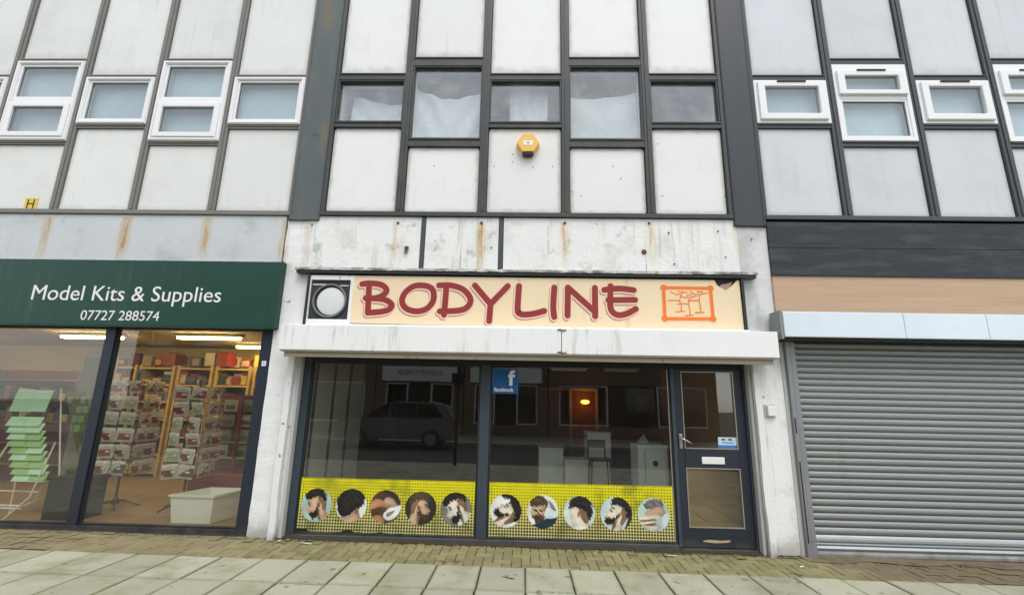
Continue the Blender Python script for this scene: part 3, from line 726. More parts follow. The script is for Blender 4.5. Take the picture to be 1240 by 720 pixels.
for i, (kd, x0, x1, z0, z1) in enumerate(wm_):
    w = MB().ring(x0, x1, z0, z1, .022, .022, .020, .020, -.035, .08).build('window', 'metal_dark', mid_b, bevel=.003)
    pane(w, x0 + .018, x1 - .018, z0 + .016, z1 - .016, .02, 'glass_dirty' if i in (2, 3) else 'glass_hazy')
    MB().ring(x0 - .01, x1 + .01, z0 - .01, z1 + .01, .035, .035, .03, .03, .081, .15).build('reveal_lining', 'room_white', w)
# upstairs rooms
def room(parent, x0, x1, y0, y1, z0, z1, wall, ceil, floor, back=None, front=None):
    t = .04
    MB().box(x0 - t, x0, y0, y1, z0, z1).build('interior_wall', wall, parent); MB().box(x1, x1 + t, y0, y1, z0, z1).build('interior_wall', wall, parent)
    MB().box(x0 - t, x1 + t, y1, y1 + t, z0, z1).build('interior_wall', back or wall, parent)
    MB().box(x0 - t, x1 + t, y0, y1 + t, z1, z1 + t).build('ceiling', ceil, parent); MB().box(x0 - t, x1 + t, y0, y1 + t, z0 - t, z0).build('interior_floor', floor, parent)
room(left_b, -13.2, -3.3, .15, 3.2, 4.15, 6.75, 'room_white', 'room_white', 'carpet')
room(mid_b, -2.74, 2.70, .155, 1.5, 4.6, 6.62, 'room_white', 'ceiling_grey', 'room_white')
room(right_b, 3.25, 8.7, .15, 3.2, 4.15, 6.75, 'room_white', 'room_white', 'carpet')
for par, ws, mt in ((left_b, wl_, ('blind', 'blind_pale')), (right_b, wr_, ('blind', 'blind'))):
    for i, (kd, x0, x1, z0, z1) in enumerate(ws):
        dx = .0 if par is right_b else (.10 if i % 2 else .0)
        MB().box(x0 + dx, x1 + .02, .075, .079, z0 - .01, z1 + .01).build('roller_blind', mt[0], par)
        if dx: MB().box(x0 - .02, x0 + dx - .004, .070, .074, z0 - .01, z1 + .01).build('roller_blind', mt[1], par)
# roofs and flank walls so the block stands up from the side
for par, x0, x1, m in ((left_b, -13.31, -3.24, 'roof_slate'), (mid_b, -3.24, 3.19, 'roof_slate'), (right_b, 3.19, 8.75, 'roof_slate')):
    MB().box(x0, x1, -.08, 6.0, TOP + .002, TOP + .14).build('roof', m, par, bevel=.01)
MB().box(-13.51, -13.32, -.05, 6, -.3, TOP).build('flank_wall', 'band_left', left_b); MB().box(8.76, 8.95, -.05, 6, -.3, TOP).build('flank_wall', 'panel_grey', right_b)
for par, x0, x1 in ((left_b, -13.31, -3.25), (mid_b, -3.23, 3.18), (right_b, 3.2, 8.75)): MB().box(x0, x1, 5.85, 6.0, -.3, TOP).build('rear_wall', 'brick_far', par)

# posts between the units
def post(x0, x1, mat, zb):
    p = MB().box(x0, x1, -.055, .2, zb, TOP).build('post', mat, mid_b, bevel=.006)
    for x in (x0 + .012, x1 - .032): MB().box(x, x + .02, -.062, -.056, zb + .01, TOP - .02).build('post_seam', mat, p, bevel=.002)
post(-3.232, -2.812, 'post_worn', 3.955); post(2.762, 3.180, 'post_slate', 3.925)

# concrete band above the left fascia
MB().box(-13.31, -3.272, -.02, .22, 2.50, 4.022).build('concrete_band', 'band_left', left_b, bevel=.006)
edge = MB()
for i in range(91):   # a ragged skirting of old render where the fascia board meets the band
    x = -13.3 + i * .11; edge.box(x, x + .108, -.033 - R.uniform(0, .012), -.021, 3.345 + R.uniform(-.004, .004), 3.372 + R.uniform(-.01, .012))
edge.build('render_lip', 'band_left', left_b)
# concrete band of the middle unit: three slabs parted by dark strips, on two pillars
for (xa, xb) in ((-2.86, -1.412), (-1.348, -.362), (-.296, 2.80)):
    MB().box(xa, xb, -.026, .22, 3.262, 4.022).build('concrete_band', 'band_white', mid_b, bevel=.005)
for x in (-1.38, -.33): MB().box(x - .028, x + .028, -.034, .1, 3.30, 4.02).build('joint_strip', 'metal_slate', mid_b, bevel=.004)
def rough_pillar(x0, x1, y0, y1, z0, z1, mat):
    b = MB(); nz = 34; P = []
    for k in range(nz + 1):
        z = z0 + (z1 - z0) * k / nz; j = lambda: R.uniform(-.0035, .0035)
        P.append([(x0 + j(), y0 + j(), z), (x1 + j(), y0 + j(), z), (x1, y1, z), (x0, y1, z)])
    for k in range(nz):
        for i in range(4): b.face([P[k][i], P[k][(i + 1) % 4], P[k + 1][(i + 1) % 4], P[k + 1][i]])
    b.face(P[-1]); return b.build('pillar', mat, mid_b)
rough_pillar(-3.246, -2.862, -.02, .25, -.10, 3.952, 'pillar_white')
rough_pillar(2.802, 3.185, -.02, .25, -.12, 3.922, 'pillar_bare')
rp = MB().box(2.885, 3.19, -.027, -.021, -.10, 2.14); rp.build('painted_render', 'pillar_white', mid_b, bevel=.003)
# wall behind the sign and the lead-covered ledge above it
MB().box(-2.86, 2.80, .0, .20, 2.20, 3.258).build('sign_backing_wall', 'pillar_bare', mid_b)
lb = MB(); n_ = 80
for i in range(n_):
    xa, xb = -3.02 + 5.99 * i / n_, -3.02 + 5.99 * (i + 1) / n_
    jz = [R.uniform(-.005, .005) for _ in range(2)]
    lb.prism([(-.125, 3.238 + jz[0]), (-.03, 3.232), (-.03, 3.292), (-.118, 3.272 + jz[1])], 'x', xa, xb - .0004)
lb.build('ledge', 'ledge', mid_b)
MB().box(-3.0, 2.95, -.115, -.03, 3.196, 3.229).build('ledge_batten', 'front_black', mid_b, bevel=.003)
# canopy: two boxed boards with an open joint, and a bare timber soffit
cp = thing('canopy', None, None); adopt(cp, mid_b)
for (xa, xb) in ((-2.985, .444), (.452, 3.012)):
    MB().box(xa, xb, -.35, -.022, 2.165, 2.475).build('canopy_board', 'canopy_white', cp, bevel=.006)
MB().box(-2.96, 2.99, -.34, .10, 2.148, 2.163).build('soffit_board', 'soffit', cp, bevel=.003)
MB().box(-2.93, 2.96, -.30, -.255, 2.088, 2.147).build('soffit_batten', 'soffit', cp, bevel=.004)
MB().box(-2.75, 2.76, -.20, -.021, 2.477, 2.515).build('canopy_upstand', 'canopy_white', cp, bevel=.004)
for (x, z) in ((.448, 2.452), (.448, 2.18)):
    MB().tube([(x - .05, -.353, z), (x - .02, -.358, z + .012), (x + .02, -.358, z - .004), (x + .055, -.353, z + .006)], .007, 6).build('joint_plate', 'steel_rust', cp)
# corroded fixings left in the band
def fixing(x, z, s, y=-.028):
    return MB().lathe([(0, -.016), (s * .7, -.016), (s, -.006), (s, .004)], (x, y, z), 'y', 10).build('rusted_bolt', 'steel_rust', mid_b)
for (x, z, s) in ((-1.73, 3.935, .018), (-.598, 3.945, .020), (.524, 3.955, .018), (1.648, 3.962, .018), (-2.908, 3.90, .010), (2.55, 3.86, .010), (1.90, 3.83, .012), (-.455, 3.60, .009), (2.62, 3.5, .009), (1.95, 3.40, .010), (2.98, 3.75, .008)): fixing(x, z, s)
for x in (-1.60, -1.575): MB().tube([(x, -.03, 3.57), (x, -.05, 3.55), (x - .004, -.05, 3.49)], .007, 6).build('rusted_bracket', 'steel_rust', mid_b)
MB().box(-1.612, -1.562, -.05, -.027, 3.555, 3.60).build('rusted_bracket', 'steel_rust', mid_b, bevel=.004)
fixing(1.564, 3.56, .034)
for (x, z) in ((-1.294, 4.797), (-.455, 4.792), (.09, 4.78), (.363, 4.797), (1.195, 4.803), (.623, 4.425), (1.852, 4.369), (2.69, 4.366), (-.20, 4.98), (-.2, 4.86), (-.53, 4.55), (1.30, 4.62), (1.83, 5.15), (.75, 4.36)):
    MB().lathe([(0, -.004), (.006, -.004), (.008, .002)], (x, -.008, z), 'y', 8).build('bolt_hole', 'print_black', mid_b)
for (xa, xb) in ((-2.986, -2.970), (2.884, 2.893)): MB().box(xa, xb, -.032, -.019, -.08, 2.13).build('gap_shade_strip', 'painted_shade', mid_b)  # thin dark strips that paint in the shade between pillars and side battens
# small bird-stained drips and loose timbers beside the shopfront
for (xs, sd) in (((-2.968, -2.892), -1), ((2.806, 2.876), 1)):
    b = MB(); nz = 26; P = []
    for k in range(nz + 1):
        z = -.10 + 2.235 * k / nz; off = .012 * math.sin(k * .5) * (1 if k < 6 else .3) - sd * .0 ; j = R.uniform(-.003, .003)
        P.append([(xs[0] + off + j, -.10, z), (xs[1] + off + R.uniform(-.002, .005), -.10, z), (xs[1] + off, -.045, z), (xs[0] + off, -.045, z)])
    for k in range(nz):
        for i in range(4): b.face([P[k][i], P[k][(i + 1) % 4], P[k + 1][(i + 1) % 4], P[k + 1][i]])
    b.face(P[0][::-1]); b.face(P[-1]); b.build('side_batten', 'timber_white', mid_b)
for (xa, xb) in ((-2.861, -2.826), (2.766, 2.799)): MB().box(xa, xb, -.035, .055, -.10, 2.14).build('side_liner', 'fitting', mid_b, bevel=.003)

# ------------------------------------------------------------------ the barber shopfront
Y0, Y1 = .06, .14
for (xa, xb, za, zb) in ((-2.858, -2.735, -.12, 2.14), (-.545, -.422, .012, 2.062), (1.842, 1.884, -.02, 2.062), (2.742, 2.798, -.12, 2.14)):
    MB().box(xa, xb, Y0, Y1, za, zb).build('shopfront_post', 'front_paint', mid_b, bevel=.006)
MB().box(-2.733, 2.740, Y0 + .004, Y1, 2.064, 2.144).build('head_rail', 'front_black', mid_b, bevel=.004)
MB().box(-2.733, 1.84, Y0 - .012, Y1 + .03, -.12, .010).build('sill', 'front_paint', mid_b, bevel=.006)
MB().box(-2.74, 2.74, Y0 - .035, Y1, -.16, -.055).build('plinth', 'front_black', mid_b, bevel=.006)
for (xa, xb) in ((-2.733, -.547), (-.420, 1.840)):
    w = MB().ring(xa, xb, .012, 2.062, .022, .022, .02, .02, Y0 + .02, Y1 - .01).build('shop_window', 'front_black', mid_b, bevel=.003)
    pane(w, xa + .015, xb - .015, .026, 2.048, .098, 'glass_shop')
MB().box(1.806, 1.816, .085, .095, .03, 2.045).build('glazing_bead', 'brass_bead', mid_b)
door = MB().ring(1.886, 2.738, -.015, 2.058, .090, .112, .212, .040, .075, .118).build('door', 'front_navy', mid_b, bevel=.004)
MB().box(1.977, 2.625, .072, .115, .868, 1.085).build('middle_rail', 'front_navy', door, bevel=.004)
for (za, zb) in ((1.086, 2.017), (.198, .867)):
    MB().ring(1.977, 2.625, za, zb, .010, .010, .010, .010, .068, .10).build('glazing_bead', 'brass_bead', door)
    pane(door, 1.98, 2.62, za + .004, zb - .004, .09, 'glass_shop')
MB().box(2.172, 2.444, .060, .071, .914, .996).build('letter_plate', 'label_white', door, bevel=.004)
hd = MB().box(1.912, 1.952, .062, .074, 1.085, 1.255).build('handle', 'chrome', door, bevel=.004)
MB().tube([(1.932, .065, 1.205), (1.932, .022, 1.205), (1.95, .012, 1.200), (2.045, .012, 1.150)], .0095, 8).build('lever', 'chrome', hd, smooth=True)
MB().lathe([(0, -.008), (.010, -.008), (.010, .003)], (1.932, .062, 1.125), 'y', 10).build('keyhole', 'brass_bead', hd)
chp = MB(); pts = catmull([(2.12, .055), (2.2, .072), (2.32, .066), (2.44, .072), (2.42, .048), (2.28, .038), (2.18, .044)], 4)
chp.face([(x, .0735, z) for x, z in reversed(pts)]); chp.build('bare_wood_chip', 'chip_wood', door)
MB().box(1.886, 2.74, .03, .15, -.13, -.022).build('threshold', 'front_black', mid_b, bevel=.006)
# dark shop behind
MB().box(1.93, 2.72, .42, .44, .01, 1.0).build('door_screen', 'screen_brown', mid_b)
MB().box(2.74, 2.775, .2, 3.6, .01, 2.4).build('side_panel', 'screen_brown', mid_b)
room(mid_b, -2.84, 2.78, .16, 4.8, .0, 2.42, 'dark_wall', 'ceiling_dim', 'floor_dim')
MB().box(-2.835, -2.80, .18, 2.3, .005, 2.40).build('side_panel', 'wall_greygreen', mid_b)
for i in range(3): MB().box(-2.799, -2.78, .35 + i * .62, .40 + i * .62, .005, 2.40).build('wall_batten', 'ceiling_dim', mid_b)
bd = MB().ring(1.02, 1.66, .0, 1.93, .06, .06, .005, .06, 4.70, 4.79).build('back_door', 'fitting', mid_b, bevel=.004)
MB().box(1.085, 1.595, 4.74, 4.78, .01, 1.865).build('leaf', 'door_brown', bd)
MB().box(.36, 1.01, 4.62, 4.79, 1.885, 1.92).build('picture_rail', 'fitting', mid_b)

# ------------------------------------------------------------------ the left shopfront
for (xa, xb, zb) in ((-3.402, -3.252, 2.46), (-5.482, -5.352, 2.46), (-7.60, -7.47, 2.46), (-9.94, -9.80, 2.46), (-13.3, -13.16, 2.46)): MB().box(xa, xb, .0, .09, -.06, zb).build('shopfront_post', 'front_navy', left_b, bevel=.005)
MB().box(-13.158, -3.404, -.005, .10, -.10, .055).build('sill', 'front_black', left_b, bevel=.005)
for (xa, xb) in ((-13.158, -9.942), (-9.798, -7.602), (-7.468, -5.484), (-5.350, -3.404)):
    w = MB().ring(xa, xb, .057, 2.455, .018, .018, .018, .018, .03, .08).build('shop_window', 'front_black', left_b, bevel=.003)
    pane(w, xa + .012, xb - .012, .07, 2.443, .05, 'glass_kits')
room(left_b, -13.1, -3.30, .12, 4.6, .015, 2.66, 'wall_cream', 'ceiling_white', 'carpet')

# ------------------------------------------------------------------ the right shopfront: painted boards and plywood
for (za, zb) in ((3.272, 3.628), (3.632, 3.990)):
    MB().box(3.187, 8.74, -.05, .10, za, zb).build('fascia_board', 'board_slate', right_b, bevel=.004)
MB().box(3.18, 8.745, -.062, .1, 3.252, 3.270).build('drip_strip', 'front_black', right_b, bevel=.003)
MB().box(3.187, 8.74, -.045, .08, 2.74, 3.250).build('plywood_sheet', 'plywood', right_b, bevel=.002)
MB().box(3.20, 8.74, .12, .25, -.2, 2.74).build('rear_partition', 'dark_wall', right_b)
# ------------------------------------------------------------------ roller shutter
sh = thing('roller_shutter', 'closed galvanised roller shutter of the grey unit right of the door', 'shutter', (5.9, -.02, -.1))
MB().prism([(-.30, 2.735), (-.052, 2.740), (-.052, 2.41), (-.30, 2.425)], 'x', 3.125, 8.62).build('shutter_housing', 'galvanised', sh, bevel=.008)
MB().box(3.09, 3.123, -.29, -.052, 2.40, 2.75).build('end_plate', 'guide_steel', sh, bevel=.004)
for x in (4.55, 5.52, 7.3): MB().box(x, x + .004, -.3015, -.2995, 2.43, 2.73).build('housing_seam', 'guide_steel', sh)
MB().box(3.14, 8.62, -.27, -.04, 2.395, 2.409).build('housing_lip', 'gasket', sh)
gr = MB().box(3.235, 3.288, -.085, .05, -.11, 2.40); gr.box(3.288, 3.345, -.085, -.060, -.11, 2.40); gr.box(3.288, 3.345, .015, .04, -.11, 2.40)
g = gr.build('guide_rail', 'guide_steel', sh, bevel=.003)
for (za, zb) in ((1.30, 1.48), (.10, .98)): MB().box(3.246, 3.262, -.087, -.0855, za, zb).build('rail_slot', 'print_black', g)
MB().box(3.19, 3.234, -.04, .05, -.11, 2.40).build('rail_packer', 'fitting', sh, bevel=.003)
def lath_profile(h):
    P = []
    for k in range(9):
        t = k / 8; P.append((-.030 + .013 * abs(2 * t - 1) ** 2.5 , .011 + (h - .0115) * t))
    return [(-.004, .0)] + P + [(-.004, h - .0015), (.012, h - .0015), (.012, .0)]
LH = .0762; zb0 = .185
prof = lath_profile(LH)
lme = MB().prism(list(reversed(prof)), 'x', 3.30, 8.60).mesh('slat', 'shutter_steel')
k = 0
while zb0 + k * LH < 2.40:
    o = link('slat', lme, sh, 0, None); o.location = (0, 0, 0)
    o.location.z = zb0 + k * LH; o.matrix_parent_inverse = Matrix.Translation((-5.9, .02, .1)); o.location.y = -.004 + .0015 * math.sin(k * 1.7); k += 1
bb = MB()
for (za, zb, yf) in ((-.055, .022, -.022), (.024, .066, -.040), (.069, .108, -.026), (.111, .182, -.044)):
    bb.prism([(.01, za), (yf + .012, za), (yf, za + .012), (yf - .004, (za + zb) / 2), (yf, zb - .012), (yf + .012, zb), (.01, zb)][::-1], 'x', 3.30, 8.60)
bb.build('bottom_bar', 'bar_steel', sh)

# ------------------------------------------------------------------ signs
gs = thing('shop_sign', 'dark green fascia sign reading Model Kits and Supplies in white', 'sign', (-6.4, -.12, 2.45))
MB().box(-13.29, -3.205, -.115, -.021, 2.462, 3.338).build('board', 'sign_green', gs, bevel=.004)
MB().box(-3.203, -3.185, -.125, -.021, 2.455, 3.342).build('end_trim', 'sign_edge', gs, bevel=.003)
MB().box(-13.29, -3.205, -.122, -.022, 2.445, 2.460).build('bottom_trim', 'sign_edge', gs, bevel=.003)
letters('letter', 'Model Kits & Supplies', .287, (-6.475, -.117, 2.785), 'lettering_white', gs, -6.475, -3.945)
letters('digit', '07727 288574', .183, (-5.77, -.117, 2.528), 'lettering_white', gs, -5.755, -4.715)

bs = thing('shop_sign', 'faded cream sign with red hand-drawn BODYLINE lettering above the canopy', 'sign', (0, -.05, 2.5))
SF = -.082
tear = [(2.43, 3.172), (2.455, 3.110), (2.50, 3.075), (2.565, 3.040), (2.63, 3.085), (2.715, 3.172)]
poly = [(-2.235, 2.545), (2.752, 2.515), (2.742, 3.172)] + tear[::-1] + [(-2.262, 3.172)]
pts_l = [(-2.235, 2.545), (2.43 - .0, 2.517), (2.43, 3.172), (-2.262, 3.172)]
MB().prism([(-2.235, 2.545), (2.43, 2.517), (2.43, 3.172), (-2.262, 3.172)], 'y', SF, SF + .012).build('board', 'sign_cream', bs)
MB().prism([(2.4302, 2.517), (2.752, 2.515), (2.742, 3.172), (2.715, 3.172)] + tear[::-1][1:], 'y', SF, SF + .012).build('board', 'sign_cream', bs)
MB().box(2.40, 2.74, SF + .03, SF + .05, 3.0, 3.19).build('exposed_backing', 'tear_hole', bs)
MB().prism([(2.47, 3.06), (2.52, 3.12), (2.58, 3.13), (2.66, 3.16), (2.62, 3.05)], 'y', SF + .016, SF + .02).build('torn_scrap', 'tear_scrap', bs)
for (xa, xb, za, zb) in ((-2.842, -2.812, 2.50, 3.19), (2.756, 2.790, 2.48, 3.19)): MB().box(xa, xb, -.105, -.03, za, zb).build('side_trim', 'front_black', bs, bevel=.003)
MB().box(-2.81, 2.754, -.098, -.025, 2.490, 2.522).build('bottom_rail', 'canopy_white', bs, bevel=.003)
vb = MB().ring(-2.81, -2.237, 2.53, 3.172, .012, .040, .060, .060, -.088, -.06).build('vent_surround', 'timber_white', bs, bevel=.003)
MB().box(-2.80, -2.25, -.058, -.045, 2.55, 3.15).build('vent_plate', 'vent_plate', bs)
MB().lathe([(.213, -.03), (.224, -.026), (.224, .0), (.203, .0), (.203, -.026), (.213, -.03)], (-2.535, -.060, 2.835), 'y', 32).build('duct_ring', 'vent_duct', bs, smooth=True)
MB().lathe([(0, -.004), (.168, -.006), (.184, .0)], (-2.520, -.066, 2.828), 'y', 32).build('duct_cover', 'vent_disc', bs, smooth=True)
MB().box(-2.78, -2.58, -.066, -.058, 3.045, 3.057).build('plate_edge', 'label_white', bs); MB().box(-2.42, -2.31, -.066, -.058, 3.035, 3.045).build('plate_edge', 'label_white', bs)
LW = .077
names = {0: 'B', 3: 'O', 4: 'D', 6: 'Y', 9: 'L', 10: 'I', 11: 'N', 14: 'E'}
starts = sorted(names)
for si, s0 in enumerate(starts):
    s1 = starts[si + 1] if si + 1 < len(starts) else len(STROKES)
    grp = STROKES[s0:s1]
    a, h, rd = MB(), MB(), MB()
    for q, st in enumerate(grp):
        closed = st[0] == st[-1]
        sm = [(x, z) for x, z in (catmull(st[:-1], 5) if closed else catmull(st, 5, False))]
        if closed: sm.append(sm[0])
        e = q * .0003
        a.stroke([(x - .016, z - .026) for x, z in sm], LW + .022, SF - .0010 - e)
        h.stroke([(x - .004, z - .006) for x, z in sm], LW + .030, SF - .0022 - e)
        rd.stroke(sm, LW, SF - .0036 - e)
    L = rd.build('letter', 'letter_red', bs); h.build('halo', 'letter_halo', L); a.build('shadow', 'letter_shadow', L)
lg = MB(); cc = [(1.776, 3.065), (2.371, 3.063), (2.376, 2.667), (1.773, 2.662)]
fl = MB().face([(x, SF - .0008, z) for x, z in (cc[3], cc[2], cc[1], cc[0])]); fl.build('emblem_ground', 'logo_fill', bs)
hl = MB()
for q, st in enumerate(LOGO_FRAME): lg.stroke(st, .040, SF - .0030 - q * .0002); hl.stroke([(x - .004, z - .005) for x, z in st], .052, SF - .0014 - q * .0002)
for q, c in enumerate(cc): lg.disc(c, .040, SF - .0042 - q * .0001, 20)
em = lg.build('emblem_frame', 'logo_orange', bs); hl.build('halo', 'logo_halo', em)
fg = MB()
for q, st in enumerate(LOGO_FIGS): fg.stroke(st, .0135, SF - .0020 - q * .00012)
fg.build('emblem_figures', 'logo_orange', em)

# ------------------------------------------------------------------ small things fixed to the fronts
al = thing('alarm_box', 'yellow hexagonal burglar alarm box below the middle upstairs window', 'alarm', (.016, -.01, 5.08))
hexo = lambda r, c, zz=1.0: [(c[0] + r * math.cos(math.radians(60 * k)), c[1] + zz * r * math.sin(math.radians(60 * k))) for k in range(6)]
c0 = (.016, 5.105)
b = MB(); o_, i_ = hexo(.165, c0), hexo(.150, c0)
for k in range(6):
    j = (k + 1) % 6
    b.face([(o_[k][0], -.008, o_[k][1]), (o_[j][0], -.008, o_[j][1]), (i_[j][0], -.105, i_[j][1]), (i_[k][0], -.105, i_[k][1])])
b.face([(x, -.105, z) for x, z in i_[::-1]])
cv = b.build('cover', 'alarm_yellow', al, bevel=.008)
MB().box(-.052, .084, -.108, -.1055, 5.065, 5.135).build('label', 'label_white', cv)
MB().lathe([(0, -.003), (.012, -.003), (.012, 0)], (.016, -.108, 5.10), 'y', 12).build('emblem', 'print_black', cv)
MB().prism([(-.066, 4.958), (-.048, 4.925), (.080, 4.925), (.098, 4.958), (.082, 4.985), (-.05, 4.985)][::-1], 'y', -.085, -.008).build('strobe', 'alarm_lens', al, bevel=.01)

ic = thing('wall_switch_box', 'small white plastic box on the painted pillar right of the door', 'switch box', (2.99, -.03, 1.55))
MB().box(2.925, 3.055, -.038, -.0275, 1.475, 1.628).build('backplate', 'fitting', ic, bevel=.003)
MB().box(2.952, 3.04, -.075, -.0385, 1.492, 1.612).build('cover', 'label_white', ic, bevel=.010)

hy = thing('hydrant_sign', 'small yellow hydrant plate with a black H on a cream panel', 'sign', (-6.94, -.02, 4.17))
MB().box(-7.03, -6.845, -.014, -.0075, 4.085, 4.262).build('plate', 'hydrant_yellow', hy, bevel=.002)
hm = MB().prism([(-6.99, 4.105), (-6.972, 4.105), (-6.972, 4.168), (-6.905, 4.168), (-6.905, 4.105), (-6.887, 4.105), (-6.887, 4.24), (-6.905, 4.24), (-6.905, 4.184), (-6.972, 4.184), (-6.972, 4.24), (-6.99, 4.24)], 'y', -.0165, -.0145)
hm.build('lettering', 'print_black', hy)

np_ = thing('number_plate', 'tiny white numbered tag on the dark jamb beside the left shop window', 'sign', (-3.325, -.004, 2.0))
MB().box(-3.352, -3.298, -.008, -.0005, 1.985, 2.05).build('plate', 'label_white', np_); text_mesh('lettering', '5', .05, (-3.338, -.0088, 2.0), 'print_black', np_, .0003)

fb = thing('window_sticker', 'square blue facebook sticker at the top of the right shop window', 'sticker', (-.23, .09, 1.71))
MB().box(-.392, -.072, .090, .0935, 1.700, 2.008).build('backing', 'social_rim', fb)
MB().box(-.380, -.086, .0885, .0897, 1.712, 1.998).build('blue_field', 'social_blue', fb)
text_mesh('lettering', 'facebook', .066, (-.372, .0882, 1.728), 'lettering_white', fb, .0002, bold=.0016)
fm = MB(); st = catmull([(-.165, 1.815), (-.165, 1.93), (-.155, 1.972), (-.118, 1.980)], 5, False)
fm.prism([(-.182, 1.800), (-.142, 1.800), (-.142, 1.905), (-.112, 1.905), (-.112, 1.940), (-.142, 1.940), (-.140, 1.955), (-.130, 1.962), (-.110, 1.962), (-.110, 1.992), (-.148, 1.993), (-.172, 1.982), (-.182, 1.958), (-.182, 1.940), (-.198, 1.940), (-.198, 1.905), (-.182, 1.905)], 'y', .0876, .0884)
fm.build('letter_f', 'lettering_white', fb)

ns = thing('door_notice', 'small pale and blue notice stuck inside the upper door glass', 'notice', (2.51, .085, 1.1))
MB().box(2.392, 2.628 - .012, .0865, .0885, 1.098, 1.228).build('sheet', 'notice_pale', ns); MB().box(2.394, 2.614, .0855, .0864, 1.10, 1.135).build('blue_strip', 'notice_blue', ns)
for (x, w_) in ((2.43, .05), (2.51, .055)): MB().prism([(x + w_ / 2 + w_ / 2 * math.cos(k * .524), 1.200 + .010 * math.sin(k * .524)) for k in range(12)], 'y', .0855, .0864).build('printed_eye', 'print_black', ns)
MB().box(2.44, 2.575, .0855, .0864, 1.158, 1.170).build('printed_line', 'notice_blue', ns)

# window film with round haircut photographs
def profile(bg, rot, flip, sc, off, skin, hair, beard=True, extra=()):
    """a cropped head in profile, tilted by rot degrees"""
    S = [(skin, [(-.40, .46), (-.48, .26), (-.46, .14), (-.60, -.06), (-.66, -.14), (-.54, -.20), (-.57, -.29), (-.51, -.34), (-.54, -.41), (-.48, -.58), (-.36, -.64), (-.06, -.50), (.02, -.75), (-.05, -1.3), (.75, -1.3), (.56, -.60), (.52, -.30), (.62, .10), (.45, .55), (.0, .72)]),
         ('skin_shadow', [(-.12, -.46), (.05, -.38), (.16, -.2), (.14, -.55), (.10, -.95), (.0, -.8)]),
         ('skin_shadow', [(.10, .42), (.40, .34), (.60, .10), (.52, -.34), (.36, -.36), (.28, .05), (.16, .20)]),
         (hair, [(-.47, .34), (-.62, .58), (-.48, .84), (-.10, 1.02), (.38, .95), (.68, .52), (.66, .16), (.52, .12), (.40, .32), (.12, .42), (-.20, .44)]),
         ('skin_warm', [(.06, .12), (.15, .17), (.22, .08), (.19, -.08), (.11, -.19), (.05, -.06)])]
    if beard: S.append((hair, [(-.49, -.36), (-.55, -.44), (-.50, -.66), (-.32, -.74), (-.05, -.58), (.08, -.30), (.11, .02), (.02, .04), (-.04, -.16), (-.20, -.34), (-.38, -.30)]))
    S += [('hair_dark', [(-.47, .22), (-.30, .24), (-.28, .19), (-.45, .165)]), ('hair_dark', [(-.43, .10), (-.33, .12), (-.32, .06), (-.42, .05)])]
    c, q = math.cos(math.radians(rot)), math.sin(math.radians(rot)); out = []
    for m_, P in S:
        Q = [(sc * (x * c - y * q) + off[0], sc * (x * q + y * c) + off[1]) for x, y in P]
        out.append((m_, [(-x if flip else x, y) for x, y in Q]))
    return (bg, list(extra) + out)
